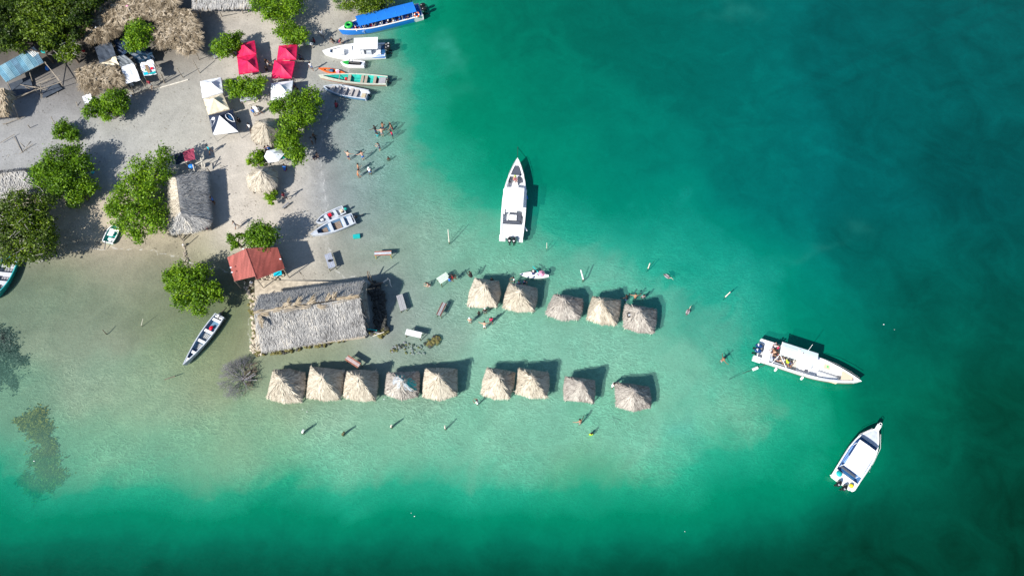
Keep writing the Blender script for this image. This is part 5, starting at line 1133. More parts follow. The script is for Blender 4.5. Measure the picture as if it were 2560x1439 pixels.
# 3 small cabin boat bottom right
bC = Boat((2195,1070), (2108,1206), 2.75, .85, 1.10, 'white boat with a plain white canopy and blue interior, bottom right', 'motorboat', fl=.45, p=2.4, sternw=.96, rimw=.12, floor=.3, inner=mat('blue_inner_paint', (.12, .28, .55), .5, .1, 2), flare=.84)
bC.deck('bow_deck', .74, .96, M_greypaint, .02, .10); bC.box('dark_bulkhead', .715, .735, -.88, .88, .7, .98, M_dkblue, fit=True); bC.box('blue_seat', .64, .70, -.80, -.25, .5, .92, M_skyblue, fit=True); bC.box('blue_seat', .64, .70, .25, .80, .5, .92, M_skyblue, fit=True); bC.box('blue_floor', .20, .71, -.75, .75, .34, .36, M_skyblue)
bC.box('bow_pulpit', .95, 1.06, -.17, .17, 1.03, 1.12, M_gelcoat)
o_ = MB().torus((bC.X(1.075), 0, 1.15), .15, .03, 12, 5).build('bow_roller', M_whitepaint, bC.t)
bC.roofpx('canopy', [(2148,1099),(2191,1126),(2159,1191),(2108,1168)], 2.0, M_whitefab, camber=.06, th=.04, n=6, pm=M_whitepaint); C0 = bC.rf[0]
for u in (C0+.07, C0+.14): bC.box('canopy_seam', u, u+.006, -.5, .2, 2.03, 2.07, M_greypaint)
bC.box('dark_locker', .13, .19, -.55, .60, .5, .82, M_dkblue); bC.box('cushions', .165, .20, -.50, .75, .82, .90, M_dgrey); bC.box('stern_deck', .0, .12, -.93, .93, .4, .82, M_gelcoat)
bC.motor(.32, M_black, 1.0, R(-25), .35, M_silver); bC.motor(-.35, M_black, 1.0, R(-25), .35, M_silver)
MB().ball((bC.X(.03), -.80, .95), .24, 10, 6, (1, 1, .9)).build('yellow_buoy', M_yellow, bC.t); MB().ball((bC.X(.07), .78, .90), .32, 10, 6, (1, 1, .6)).build('teal_cover', M_tealfab, bC.t)
for sg in (1, -1): bC.tube('side_rail', [(bC.X(.12), sg*1.33, .95), (bC.X(.5), sg*1.40, 1.15), (bC.X(.75), sg*1.2, 1.25), (bC.X(.93), sg*.5, 1.3)], .018, M_whitepaint)
for v in (.95, -1.05): bC.tube('canopy_strut', [(bC.X(.30), v*1.2, 2.08), (bC.X(.45), v*1.38, .95)], .02, M_whitepaint)
# 4 blue tour boat at the top
bD = Boat((846,73), (1052,24), 2.7, 1.0, 1.2, 'blue and white tour boat full of passengers under a long blue canopy', 'tour_boat', hull=M_bluehull, rim=M_whitepaint, inner=M_bluehull, fl=.5, p=2.3, sternw=.95, rimw=.13, floor=.3, flare=.86)
bD.roofpx('canopy', [(886,42),(1032,5),(1041,32),(898,63)], 1.9, M_bluefab, camber=.12, th=.03, n=6, pm=M_whitepaint); D0, D1 = bD.rf[:2]; DV = (bD.rf[2]+bD.rf[3])/2
for k in range(1, 6): bD.box('canopy_seam', D0+(D1-D0)*k/6, D0+(D1-D0)*k/6+.003, DV-.5, DV+.5, 2.0, 2.025, mat('blue_seam', (.03, .24, .72), .7))
MB().add([(bD.X(0)-.01, 1.31, .98), (bD.X(.11), 1.345, .98), (bD.X(.12), 1.29, .45), (bD.X(.10), 1.17, -.02), (bD.X(0)-.01, 1.13, -.02)], [(0, 1, 2, 3, 4)]).build('white_stern_panel', M_whitepaint, bD.t)
bD.deck('bow_deck', .93, .995, M_whitepaint, .03)
for u in (.12, .22, .32, .42, .52, .62, .72): bD.box('bench', u, u+.025, -.85, .85, .5, .75, M_skyblue)
bD.box('white_bow_post', .80, .81, .05, .85, 1.05, 1.12, M_whitepaint)
for u in (.12, .25, .37, .49, .61, .70): bD.tube('canopy_post', [(bD.X(u), 1.15, .9), (bD.X(u), min(1.1, bD.rf[3]*1.3), 1.88)], .022, M_whitepaint)
for y in (.35, -.45): bD.motor(y, M_black, 1.15, R(-5), .35)
MB().torus((0, 0, 0), .33, .10, 16, 6).build('x', M_orange).name = 'life_ring'; o_ = bpy.data.objects['life_ring']; o_.location = P(1042,37,1.35); o_.rotation_euler = (R(35), 0, 0); tag(o_, 'orange and white life ring at the stern of the blue tour boat', 'life ring')
for k in range(4):
    a = k*math.pi/2; MB().ball((.33*math.cos(a), .33*math.sin(a), 0), .13, 6, 4).build('white_band', M_whitepaint, o_)
o_ = MB().torus((0, 0, 0), .45, .20, 18, 8).build('inflatable_ring', M_green, smooth=True); o_.location = P(872,63,1.25); tag(o_, 'green inflatable ring on the bow of the blue tour boat', 'swim ring')
# 5 white console boat at the beach
bE = Boat((806,128), (963,124), 2.6, .85, 1.1, 'white console boat nosed onto the sand with a white T-top and blue stern stripe', 'motorboat', fl=.42, p=2.1, sternw=.93, rimw=.24, floor=.35, flare=.84)
bE.roofpx('t_top', [(884,92),(946,97),(942,126),(885,121)], 2.1, M_whitepaint, camber=.06, th=.06, n=6, pm=M_whitepaint)
bE.deck('bow_deck', .88, .995, M_gelcoat, .03); bE.box('bow_locker', .66, .84, -.45, .45, .4, .95, M_gelcoat, fit=True); bE.box('hatch', .86, .885, -.25, .25, 1.0, 1.06, M_dkblue, fit=True)
bE.box('console', .34, .52, -.38, .34, .4, 1.35, M_gelcoat); bE.box('leaning_post', .22, .30, -.38, .38, .4, 1.0, M_greypaint); bE.box('windscreen', .52, .53, -.34, .30, 1.2, 1.5, M_paleblue)
bE.box('stern_bench', .07, .12, -.6, .6, .45, .9, M_gelcoat); bE.box('blue_well', .0, .06, -.55, .55, .6, .88, M_dkblue)
MB().add([(bE.X(0)-.01, 1.26, .80), (bE.X(.15), 1.315, .80), (bE.X(.22), 1.27, .62), (bE.X(0)-.01, 1.19, .42)], [(0, 1, 2, 3)]).build('blue_stripe', M_bluehull, bE.t); bE.box('blue_stripe_top', .01, .14, .80, .92, .88, .905, M_bluehull)
for y in (.0, -.55): bE.motor(y, M_black, 1.2, R(-8), .25, M_whitepaint)
# 6 jet ski
bF = Boat((851,156), (911,161), 1.15, .45, .6, 'white and green jet ski beached below the white console boat', 'jet_ski', 'jet ski', fl=.5, p=2.6, sternw=.85, rimw=.28, floor=.3, inner=M_dgrey, flare=.8)
bF.deck('front_hood', .66, .95, M_green, .10, .18, .15); bF.box('seat', .15, .60, -.28, .28, .4, .80, M_black, .08); bF.box('handlebar', .60, .63, -.55, .55, .85, .92, M_dgrey); bF.box('rear_deck', .01, .14, -.7, .7, .42, .50, M_greypaint); bF.box('foot_well', .12, .6, .40, .62, .36, .40, M_dkblue); bF.box('foot_well', .12, .6, -.62, -.40, .36, .40, M_dkblue)
# 7 kayak
bG = Boat((796,171), (862,184), .80, .26, .36, 'orange kayak on the sand above the green wooden boat', 'kayak', 'kayak', hull=M_orange, rim=M_orange, inner=M_orange, fl=.5, p=2.0, sternw=.15, rimw=.16, floor=.12, base=.12, draft=.1)
bG.deck('front_deck', .78, .99, M_orange, .02); bG.box('blue_seat', .44, .56, -.55, .55, .2, .48, M_dkblue); bG.box('pink_bag', .20, .32, -.5, .5, .2, .45, M_pink); bG.box('white_box', .24, .36, -.9, -.3, .2, .42, M_whitepaint); bG.box('brown_pad', .58, .68, -.6, .6, .2, .34, M_brownwood)
# 8 green wooden boat
bH = Boat((796,188), (967,201), 1.75, .62, .95, 'long wooden boat painted turquoise inside with a red-brown bottom', 'wooden_boat', hull=mat('pale_worn_paint', (.50, .52, .44), .7, .2, 3), rim=mat('pale_rim', (.52, .54, .46), .7, .2, 3), inner=M_tealp, lower=M_redwood, fl=.35, p=1.9, sternw=.82, rimw=.12, floor=.12, flare=.72)
for u, wd in ((.70, .10), (.555, .45), (.365, .40), (.31, .40), (.18, .42)): bH.thwart(u, wd, mat('driftwood_brown', (.36, .30, .24), .8, .2, 4))
bH.box('stern_deck', .02, .12, -.8, .8, .35, .50, M_greywood, fit=True); bH.box('black_well', .13, .17, -.6, .6, .14, .3, M_black, fit=True); bH.deck('bow_deck', .93, .99, M_whitepaint, .0)
bH.box('red_can', .60, .63, -.5, -.1, .14, .4, M_red, fit=True); bH.motor(0, M_black, .8, R(-10), .2)
for v in (-.3, .1, .4): bH.box('floor_rib', .20, .68, v, v+.04, .135, .16, mat('bright_teal', (.08, .55, .45), .5), fit=True)
# 9 grey boat
bI = Boat((808,216), (918,237), 1.75, .62, .85, 'pale grey open boat with blue sides and bench seats, below the green wooden boat', 'open_boat', hull=mat('blue_side_paint', (.07, .20, .36), .6, .2, 2), rim=M_greypaint, inner=mat('pale_grey_inner', (.46, .49, .54), .6, .15, 2), fl=.45, p=2.6, sternw=.88, rimw=.12, floor=.15)
for u in (.80, .66, .52, .38, .26): bI.thwart(u, .50, mat('bench_brown_grey', (.42, .39, .37), .8, .2, 3))
bI.box('stern_box', .03, .12, -.2, .7, .3, .6, mat('straw_mat', (.5, .42, .28), .8, .2, 4), fit=True); bI.motor(-.25, M_greypaint, .8, R(-15), .1)
# 10 two dinghies at the beach
bJ = Boat((790,556), (860,523), 1.35, .5, .62, 'small grey dinghy with a bright pink-red bag, upper one of the beached pair', 'dinghy', hull=M_greypaint, rim=M_greypaint, inner=mat('dinghy_inner', (.40, .45, .50), .6, .2, 2), fl=.45, p=2.8, sternw=.88, rimw=.10, floor=.12)
for u in (.62, .30): bJ.thwart(u, .38, M_greypaint)
bJ.box('pink_red_bag', .44, .54, -.7, -.1, .14, .5, M_red, fit=True); bJ.box('white_sack', .74, .84, -.5, .1, .14, .45, M_whitefab, fit=True); bJ.box('yellow_can', .05, .14, -.4, .2, .14, .45, M_tanc, fit=True); bJ.motor(.15, M_tealp, .7, R(-50), .1)
bK = Boat((776,586), (884,545), 1.75, .58, .80, 'pale grey dinghy with brown slatted floors, lower one of the beached pair', 'dinghy', hull=M_greypaint, rim=M_greypaint, inner=mat('dinghy_inner_blue', (.12, .22, .35), .6, .2, 2), fl=.35, p=2.0, sternw=.86, rimw=.13, floor=.12)
for u in (.535, .24): bK.thwart(u, .42, M_greypaint)
bK.planks(.62, .76, M_brownwood, 6, .75); bK.planks(.30, .47, M_brownwood, 6, .8); bK.deck('bow_deck', .84, .99, M_greypaint, .0); bK.box('stern_seat', .04, .14, -.8, .8, .3, .48, M_greypaint, fit=True); bK.motor(.0, M_black, .8, R(-55), .15); bK.tube('tiller_shaft', [(bK.X(0)-.2, 0, .9), (bK.X(0)-1.3, .1, .5)], .05, M_black)
# 11 green dinghy on the sand, left
bL = Boat((290,560), (268,605), 1.55, .45, .6, 'turquoise dinghy with white benches pulled up under the largest bright tree', 'dinghy', hull=M_tealp, rim=M_whitepaint, inner=M_tealp, fl=.45, p=2.8, sternw=.88, rimw=.08, floor=.12, base=.1)
bL.thwart(.70, .30, M_whitepaint); bL.box('white_bench', .36, .62, -.25, .70, .3, .42, M_whitepaint, fit=True); bL.box('white_bench', .14, .26, -.85, .25, .3, .42, M_whitepaint, fit=True); bL.box('white_box', .08, .14, -.5, .0, .15, .42, M_whitepaint, fit=True)
bL.tube('motor_shaft', [(bL.X(0), .15, .6), (bL.X(0)-.9, .1, .1)], .05, M_dgrey)
# 12 boat at the left edge
bM = Boat((-22,745), (30,640), 2.1, .65, .9, 'turquoise-hulled boat with pale benches cut off by the left edge', 'open_boat', hull=M_tealp, rim=mat('teal_rim', (.03, .40, .42), .5), inner=mat('lilac_inner', (.38, .38, .44), .6, .2, 2), fl=.4, p=2.3, sternw=.9, rimw=.10, floor=.15)
for u in (.82, .62, .42, .22): bM.thwart(u, .5, mat('bench_white_grey', (.56, .56, .60), .7, .15, 3))
bM.planks(.27, .38, M_greywood, 5, .8); bM.planks(.47, .58, M_greywood, 5, .8); bM.planks(.67, .78, M_greywood, 5, .8)
# 13 long grey canoe
bN = Boat((457,912), (549,788), 1.45, .55, .75, 'long narrow grey canoe with a red bag, between the round mangrove and the dead bush', 'canoe', 'canoe', hull=M_greypaint, rim=M_greypaint, inner=mat('canoe_inner_blue', (.13, .24, .36), .6, .25, 1.5), fl=.30, p=1.8, sternw=.86, rimw=.10, floor=.12)
for u in (.10, .325, .52, .74): bN.thwart(u, .34, M_whitepaint)
for u0, u1 in ((.36, .48), (.56, .68)): bN.planks(u0, u1, mat('pale_slats', (.46, .47, .46), .7, .1, 4), 5, .7)
bN.deck('bow_deck', .86, .99, M_whitepaint, .0)
MB().ball((bN.X(.25), -.05, .36), .27, 10, 6, (1.1, .8, .55), .08).build('red_bag', M_red, bN.t); bN.box('navy_box', .69, .725, -.7, .2, .14, .34, M_dkblue, fit=True); bN.box('lilac_box', .79, .83, -.1, .6, .14, .34, M_skyblue, fit=True); bN.box('stern_seat', .02, .05, -.8, .8, .3, .46, M_whitepaint, fit=True)
bN.tube('motor_shaft', [(bN.X(0)+.1, 0, .7), (bN.X(0)-1.2, .05, .35)], .06, M_bark); bN.motor(0, M_dgrey, .7, R(-60), .0)
# 14 paddle board with umbrella
bO = Boat((1299,686), (1372,690), .82, .12, .16, 'long white paddle board carrying a seated person and a pink parasol', 'paddle_board', 'paddle board', hull=M_whitepaint, rim=M_whitepaint, inside=False, fl=.5, p=2.2, sternw=.25, rimw=.40, floor=.1, draft=.04)
bO.deck('top_deck', .02, .98, M_whitepaint, .02, .02); bO.box('grey_box', .36, .44, -.3, .3, .12, .35, M_greypaint)
parasol((1354,683), [(1354+8.5*math.cos(a*.785), 684+8*math.sin(a*.785)) for a in range(8)], .95, M_pink, 'round pink parasol standing on the white paddle board', zt=1.25, base=.1)
polethick([(1332,666,.3),(1346,681,.5)], 'paddle', 'turquoise paddle lying across the paddle board', m=M_tealfab, r_=.06, cat='paddle')
# mooring line and buoys
ln = empty('mooring_line', tuple(P(1880,925,0)), 0, 'mooring rope with a white float running from the motorboat stern', 'rope')
MB().tube([P(1918,910,.5), P(1896,919,.05), P(1878,925,.06), P(1850,936,-.05), P(1822,949,-.5)], .035, 5).build('rope', M_rope, ln, world=True)
a = P(1882,924,.12); b_ = P(1894,919,.12); MB().tube([a, b_], .17, 10).build('float', M_whitepaint, ln, world=True)
o_ = MB().tube([P(1294,396,1.2)-P(1294,396,1.2), P(1294,368,.0)-P(1294,396,1.2), P(1296,340,-1.4)-P(1294,396,1.2)], .03, 5).build('anchor_line', M_rope); o_.location = P(1294,396,1.2); tag(o_, 'thin dark anchor rope leading up from the speedboat bow', 'rope')
# crushed plastic and foam bits afloat
FO = [(1028,1282),(1036,1290),(960,998),(757,1023),(767,1029),(85,1152),(1712,1328),(2130,1222),(2210,811),(2236,824),(2300,904),(2438,1080),(700,838),(1850,1306),(2232,810),(1320,1095),(2495,835),(1240,1435),(2530,1090)]
for k, (x, y) in enumerate(FO[:10]):
    q = P(x, y, .02); o_ = MB().ball((0, 0, 0), .05+.02*(k % 3), 6, 4, (1, .6, .4), .2).build('foam_fleck', M_whitepaint); o_.location = q; tag(o_, 'tiny white fleck of foam '+['near the bottom edge, upper one of two', 'near the bottom edge, lower one of two', 'below the dead bush', 'below the first lower hut, left one', 'below the first lower hut, right one', 'left of the brown seaweed bed', 'near the bottom edge right of centre', 'beside the stern of the bottom right boat', 'right of the motorboat bow, upper one', 'right of the motorboat bow, lower one'][k], 'foam', 'small white flecks of foam')

# ------------------------------------------------------------------ people
SKIN = [mat('skin_brown', (.24, .12, .07), .6), mat('skin_light', (.52, .31, .22), .6), mat('skin_dark', (.09, .045, .03), .6), mat('skin_tan', (.38, .21, .13), .6)]
HAIR = mat('dark_hair', (.02, .015, .012), .7)
CLO = {k: mat(k+'_cloth', c, .8) for k, c in dict(white=(.78, .78, .78), black=(.02, .02, .022), red=(.42, .03, .04), pink=(.70, .03, .12), teal=(.01, .40, .50), blue=(.02, .16, .55), navy=(.02, .04, .13), grey=(.25, .26, .28), yellow=(.50, .72, .03), maroon=(.25, .03, .05), orange=(.7, .2, .05)).items()}
def pose_mesh(nm, J):
    "J: joints dict; body grown by a skin modifier, hands with five fingers, face features; slots skin, top, bottom, hair"
    order = ['pelvis', 'belly', 'chest', 'neck', 'headb', 'headt', 'shL', 'elL', 'wrL', 'paL', 'shR', 'elR', 'wrR', 'paR', 'hipL', 'knL', 'anL', 'toL', 'hipR', 'knR', 'anR', 'toR']
    E_ = [('pelvis','belly'),('belly','chest'),('chest','neck'),('neck','headb'),('headb','headt'),('chest','shL'),('shL','elL'),('elL','wrL'),('wrL','paL'),('chest','shR'),('shR','elR'),('elR','wrR'),('wrR','paR'),('pelvis','hipL'),('hipL','knL'),('knL','anL'),('anL','toL'),('pelvis','hipR'),('hipR','knR'),('knR','anR'),('anR','toR')]
    rad = dict(pelvis=.135, belly=.125, chest=.15, neck=.055, headb=.088, headt=.092, sh=.068, el=.042, wr=.030, pa=.036, hip=.095, kn=.060, an=.042, to=.036)
    me = bpy.data.meshes.new('body'); me.from_pydata([J[k] for k in order], [(order.index(a), order.index(b)) for a, b in E_], [])
    ob = bpy.data.objects.new('tmp', me); COL.objects.link(ob); sm = ob.modifiers.new('s', 'SKIN'); sm.use_smooth_shade = True
    for i, k in enumerate(order):
        r_ = rad.get(k, rad.get(k[:-1])); me.skin_vertices[0].data[i].radius = (r_, r_); me.skin_vertices[0].data[i].use_root = (k == 'pelvis')
    sb = ob.modifiers.new('d', 'SUBSURF'); sb.levels = 1
    dg = bpy.context.evaluated_depsgraph_get(); ev = ob.evaluated_get(dg); m2 = bpy.data.meshes.new_from_object(ev); bpy.data.objects.remove(ob)
    vs = [tuple(v.co) for v in m2.vertices]; fs = [tuple(p.vertices) for p in m2.polygons]; mb = MB(); mb.v = vs; mb.f = fs; nb = len(fs)
    for sd_ in 'LR':
        w_, p_ = Vector(J['wr'+sd_]), Vector(J['pa'+sd_]); d = (p_-w_).normalized(); sd2 = d.cross(Vector((0, 0, 1)) if abs(d.z) < .8 else Vector((0, 1, 0))).normalized(); up = sd2.cross(d)
        for i, (off, ln) in enumerate(((-.026, .065), (-.009, .078), (.009, .073), (.026, .058))):
            a = p_+sd2*off+d*.01; mb.tube([a, a+d*ln*.55+up*.004, a+d*ln-up*.018], [.009, .008, .006], 4)
        a = w_.lerp(p_, .5)+sd2*.03; mb.tube([a, a+sd2*.03+d*.025, a+sd2*.032+d*.06], [.011, .010, .007], 4)
    hb, ht = Vector(J['headb']), Vector(J['headt']); up = (ht-hb).normalized(); fw = Vector(J.get('face', (0, 1, 0))).normalized(); rt = fw.cross(up).normalized(); c = hb.lerp(ht, .45)
    mb.ball(c+fw*.105-up*.01, .018, 5, 4); 
    for s_ in (1, -1): mb.ball(c+rt*s_*.095, .025, 5, 4, (.6, .8, 1.2))
    nskin = len(mb.f)
    for s_ in (1, -1): mb.ball(c+fw*.092+rt*s_*.034+up*.025, .012, 5, 4)
    mb.tube([c+fw*.098+rt*.025-up*.05, c+fw*.098-rt*.025-up*.05], .006, 4); neye = len(mb.f)
    # hair cap
    mb.ball(ht+up*.005-fw*.02, .118, 10, 6, (1, 1, .85)); nh = len(mb.f)
    m3 = mb.mesh('body', None, True)
    for k in range(4): m3.materials.append(HAIR)
    mid = np.array([tuple(p.center) for p in m3.polygons]); lab = np.zeros(len(mid), int)
    segs = {'torso': ('pelvis', 'belly'), 'torso2': ('belly', 'chest'), 'shl': ('chest', 'shL'), 'shr': ('chest', 'shR'), 'neck': ('neck', 'headb'), 'head': ('headb', 'headt')}
    allseg = [(a, b) for a, b in E_]; D = []
    for a, b in allseg:
        A, B = np.array(J[a]), np.array(J[b]); ab = B-A; t = np.clip(((mid-A)@ab)/(ab@ab+1e-9), 0, 1); D.append((np.linalg.norm(mid-A-t[:, None]*ab, axis=1)-(.05 if a in ('pelvis', 'belly', 'chest') else 0), t))
    dist = np.array([d for d, _ in D]); bi = dist.argmin(0)
    for i in range(len(mid)):
        a, b = allseg[bi[i]]; t = D[bi[i]][1][i]
        if i >= nskin: lab[i] = 3
        elif i >= nb: lab[i] = 0
        elif (a, b) in (('belly','chest'),('chest','shL'),('chest','shR'),('pelvis','belly')): lab[i] = 1
        elif (a, b) == ('chest', 'neck') and t < .5: lab[i] = 1
        elif a in ('shL', 'shR') and t < .45: lab[i] = 1
        elif (a, b) in (('pelvis','hipL'),('pelvis','hipR')) or (a in ('hipL', 'hipR') and t < .6): lab[i] = 2
    m3.polygons.foreach_set('material_index', lab.astype(np.int32)); m3.update(); bpy.data.meshes.remove(m2); return m3
def sk(arm='down', legs='stand', lean=0.0):
    z0 = .86
    J = dict(pelvis=(0, 0, .93), belly=(0, lean*.15, 1.10), chest=(0, lean*.35, 1.33), neck=(0, lean*.45+.01, 1.47), headb=(0, lean*.5+.03, 1.56), headt=(0, lean*.55+.03, 1.66))
    cx, cy, cz = J['chest']
    for s_, q in ((-1, 'L'), (1, 'R')):
        J['sh'+q] = (s_*.17, cy, cz+.06); J['hip'+q] = (s_*.095, 0, .86)
        if arm == 'down': J['el'+q] = (s_*.24, cy-.03, 1.10); J['wr'+q] = (s_*.25, cy+.05, .87); J['pa'+q] = (s_*.25, cy+.07, .79)
        if arm == 'walk': J['el'+q] = (s_*.23, cy+s_*.10, 1.12); J['wr'+q] = (s_*.24, cy+s_*.26, .95); J['pa'+q] = (s_*.24, cy+s_*.31, .89)
        if arm == 'out': J['el'+q] = (s_*.42, cy+.08, 1.26); J['wr'+q] = (s_*.62, cy+.24, 1.14); J['pa'+q] = (s_*.68, cy+.30, 1.12)
        if arm == 'front': J['el'+q] = (s_*.27, cy+.16, 1.16); J['wr'+q] = (s_*.16, cy+.38, 1.12); J['pa'+q] = (s_*.13, cy+.46, 1.12)
        if legs == 'stand': J['kn'+q] = (s_*.11, .02, .48); J['an'+q] = (s_*.11, -.01, .09); J['to'+q] = (s_*.13, .14, .04)
        if legs == 'walk': J['kn'+q] = (s_*.10, -s_*.16+.05, .49); J['an'+q] = (s_*.10, -s_*.30, .10+.06*(s_ > 0)); J['to'+q] = (s_*.11, -s_*.30+.15, .04+.03*(s_ > 0))
        if legs == 'sit': J['kn'+q] = (s_*.14, .42, .90); J['an'+q] = (s_*.14, .46, .50); J['to'+q] = (s_*.15, .60, .45)
        if legs == 'crouch': J['kn'+q] = (s_*.22, .36, 1.12); J['an'+q] = (s_*.16, .14, .78); J['to'+q] = (s_*.18, .30, .74)
    return J
def lay(J):
    "turn a pose to lie face down, head toward +y"
    return {k: (v[0], v[2]-.9, -v[1]) for k, v in J.items()} | {'face': (0, .6, -.8)}
POSE = dict(stand=pose_mesh('stand', sk()), walk=pose_mesh('walk', sk('walk', 'walk')), wade=pose_mesh('wade', sk('out', 'stand', .4)), reach=pose_mesh('reach', sk('front', 'stand', .2)), sit=pose_mesh('sit', sk('front', 'sit', .1)), crouch=pose_mesh('crouch', sk('front', 'crouch', .7)), swim=pose_mesh('swim', lay(sk('out', 'walk'))))
HOFF = dict(stand=1.55, walk=1.55, wade=1.5, reach=1.5, sit=1.5, crouch=1.3, swim=.1)
def person(x, y, pose, rz, label, skin=0, top=None, bottom='navy', hair='hair', z=None, water=False, head=.0, group=None, scale=1.0, sub=None):
    """(x,y): pixel of the upper body; z: height of the soles (default ground)"""
    me = POSE[pose]; q = P(x, y, 0); g = terr_z(q.x, q.y)
    if z is None:
        z = g
        if water: z = max(g, -1.15) if sub is None else sub
        if pose == 'swim': z = -.08
    h = z+(HOFF[pose]-.2)*scale if pose != 'swim' else 0.05
    q = P(x, y, h); o = bpy.data.objects.new('person', me); COL.objects.link(o); o.location = (q.x, q.y, z); o.rotation_euler = (0, 0, R(rz)); o.scale = (scale,)*3
    sk_ = SKIN[skin]
    for i, m in enumerate((sk_, CLO[top] if top else sk_, CLO[bottom] if bottom else sk_, CLO[hair] if hair != 'hair' else HAIR)): o.material_slots[i].link = 'OBJECT'; o.material_slots[i].material = m
    return tag(o, label, 'person', group)
GB = 'bathers standing in the green water off the beach'
W_ = dict(water=True)
person(938,322,'wade',40,'bather at the left end of the cluster of six, dark hair and dark top',2,'black',group=GB,**W_)
person(955,313,'reach',-20,'bather at the top of the cluster of six, brown bare back',0,None,group=GB,**W_)
person(979,314,'wade',90,'bather at the upper right of the cluster with arms spread',3,None,'maroon',group=GB,**W_)
person(953,328,'wade',10,'bather with pale shoulders in the middle of the cluster',1,None,'grey',group=GB,**W_)
person(979,331,'reach',120,'long dark haired bather at the lower right of the cluster',2,'pink',group=GB,**W_)
person(943,337,'stand',0,'low head of a bather just below the cluster',0,'teal',group=GB,sub=-1.4,**W_)
person(947,363,'reach',70,'single bather between the cluster and the lone wader',1,'grey',group=GB,**W_)
person(868,386,'wade',-20,'pale bather in dark trunks, arms out, nearest the beach',1,None,'navy',group=GB,**W_)
person(905,386,'wade',30,'bare-backed bather with one arm out, right of the pale bather',1,None,'blue',group=GB,**W_)
person(971,397,'stand',20,'lone dark haired wader farthest from the beach',2,None,'black',group=GB,sub=-1.3,**W_)
person(893,415,'reach',-60,'tanned bather at the top of the trio near the beach',3,None,'maroon',group=GB,**W_)
person(892,430,'wade',-80,'tanned bather at the bottom of the trio with a bent arm',3,None,'orange',group=GB,**W_)
person(922,423,'stand',0,'bather in a white shirt and blue shorts beside the trio',0,'white','blue',hair='white',group=GB,**W_)
person(840,266,'crouch',0,'person crouching in the blue tree shadow below the grey boat',2,'maroon','black',z=-.7)
person(784,338,'walk',160,'person in dark clothes in the dappled shade by the big shoreline mangrove',2,'black','black'); person(777,347,'stand',100,'shorter person just left below the one in the dappled shade',0,'grey','black',scale=.9)
person(795,392,'crouch',30,'bare-backed child sitting at the shadow edge on the wet sand',1,None,'navy',z=-.45,scale=.8); person(786,391,'crouch',200,'second seated person left of the bare-backed child',2,'navy','black',z=-.45,scale=.9)
person(802,79,'walk',200,'person in white walking toward the white console boat',2,'white','grey')
person(775,160,'walk',20,'person in a white and blue shirt walking right of the red tents',0,'white','blue')
person(836,103,'crouch',90,'dark-haired person crouching on the sand at the side of the white console boat',0,'black','grey',z=-.4)
person(846,104,'crouch',270,'person in brown crouching beside the bow of the white console boat',3,'maroon','navy',z=-.4)
person(631,275,'stand',20,'person in a blue shirt beside the white cart',0,'blue','grey'); person(643,270,'walk',-90,'person in white pushing the white cart',0,'white','white')
t = empty('cart', tuple(P(642,280,.3)), R(-20), 'white cart on the sand right of the cream tent', 'cart'); MB().rbox(-.45, .45, -.28, .28, .35, .8, .05).build('body', M_whitepaint, t)
for sx in (-.3, .3):
    for sy in (-.3, .3): MB().tube([(sx, sy-.03, .17), (sx, sy+.03, .17)], .17, 10).build('wheel', M_black, t)
person(621,313,'walk',150,'person in a white shirt and dark trousers left of the upper round hut',2,'white','black')
person(519,368,'walk',140,'person in a turquoise shirt above the bleached rails',0,'teal','black')
person(584,557,'walk',-60,'person in grey walking between the grey house and the leaning tree',0,'grey','grey')
person(707,485,'walk',60,'person in a dark red shirt beside the bright sapling',2,'maroon','grey')
person(711,424,'crouch',0,'person in blue seated in the shade of the lower round hut',2,'blue','maroon',z=0)
person(528,496,'stand',90,'person in blue half hidden at the right eave of the grey thatched house',0,'blue','black')
person(370,204,'walk',170,'person in a dark red shirt under the printed banner',0,'maroon','grey')
for i, (x, y, c, ps, lb) in enumerate([(663,372,'navy','sit','person in navy seated left above the white hexagonal parasol'),(672,369,'blue','sit','person in bright blue seated above the white hexagonal parasol'),(668,378,'black','sit','person in black seated closest to the white hexagonal parasol'),
    (663,152,'black','sit','seated person in black in the shadow right of the lower left red tent'),(668,159,'grey','sit','seated person in grey right of the lower left red tent'),(665,171,'black','sit','lowest seated person right of the lower left red tent'),
    (737,210,'navy','sit','person in navy at the right edge of the bluish white tent'),(742,222,'black','sit','person in black at the right edge of the bluish white tent'),(748,142,'navy','sit','person seated between the two right red tents'),
    (577,322,'black','sit','person seated under the front edge of the black canopy tent'),(597,300,'black','sit','dark figure in the shadow right of the black canopy tent'),(688,170,'black','sit','dark seated figure left of the lower right red tent')]):
    person(x, y, ps, i*77 % 360, lb, i % 3, c, 'black', z=0.0)
person(785,100,'sit',90,'person lying back in the shade right of the bushy tree',2,'maroon','black',z=-.4)
# under and beside the huts
person(1179,690,'crouch',40,'person in black climbing at the upper left corner of the first upper hut',2,'black','black',z=-.2)
person(1229,699,'stand',10,'dark head above the back eave of the first upper hut',2,'black','black',z=-.2)
person(1286,697,'reach',100,'person in a white and dark top holding a stick behind the second upper hut',0,'white','navy',z=-.3)
person(1297,706,'stand',0,'dark head just above the ridge of the second upper hut',2,'navy','black',z=-.2); person(1311,703,'reach',200,'person in navy behind the right part of the second upper hut',0,'navy','black',z=-.2)
person(1174,798,'stand',0,'person in a white cap with bare shoulders left of the small group',1,None,'white',hair='white',**W_)
person(1197,781,'stand',20,'small dark figure above the person in the white cap',2,'black','black',scale=.8,**W_)
person(1212,774,'stand',0,'person in a pale round hat below the first upper hut',0,'black','grey',hair='white',**W_)
person(1228,797,'walk',10,'person in a bright pink-red shirt in the small group',0,'pink','navy',**W_)
person(1211,812,'wade',0,'bare-backed bather at the bottom of the small group, arms out',1,None,'white',**W_)
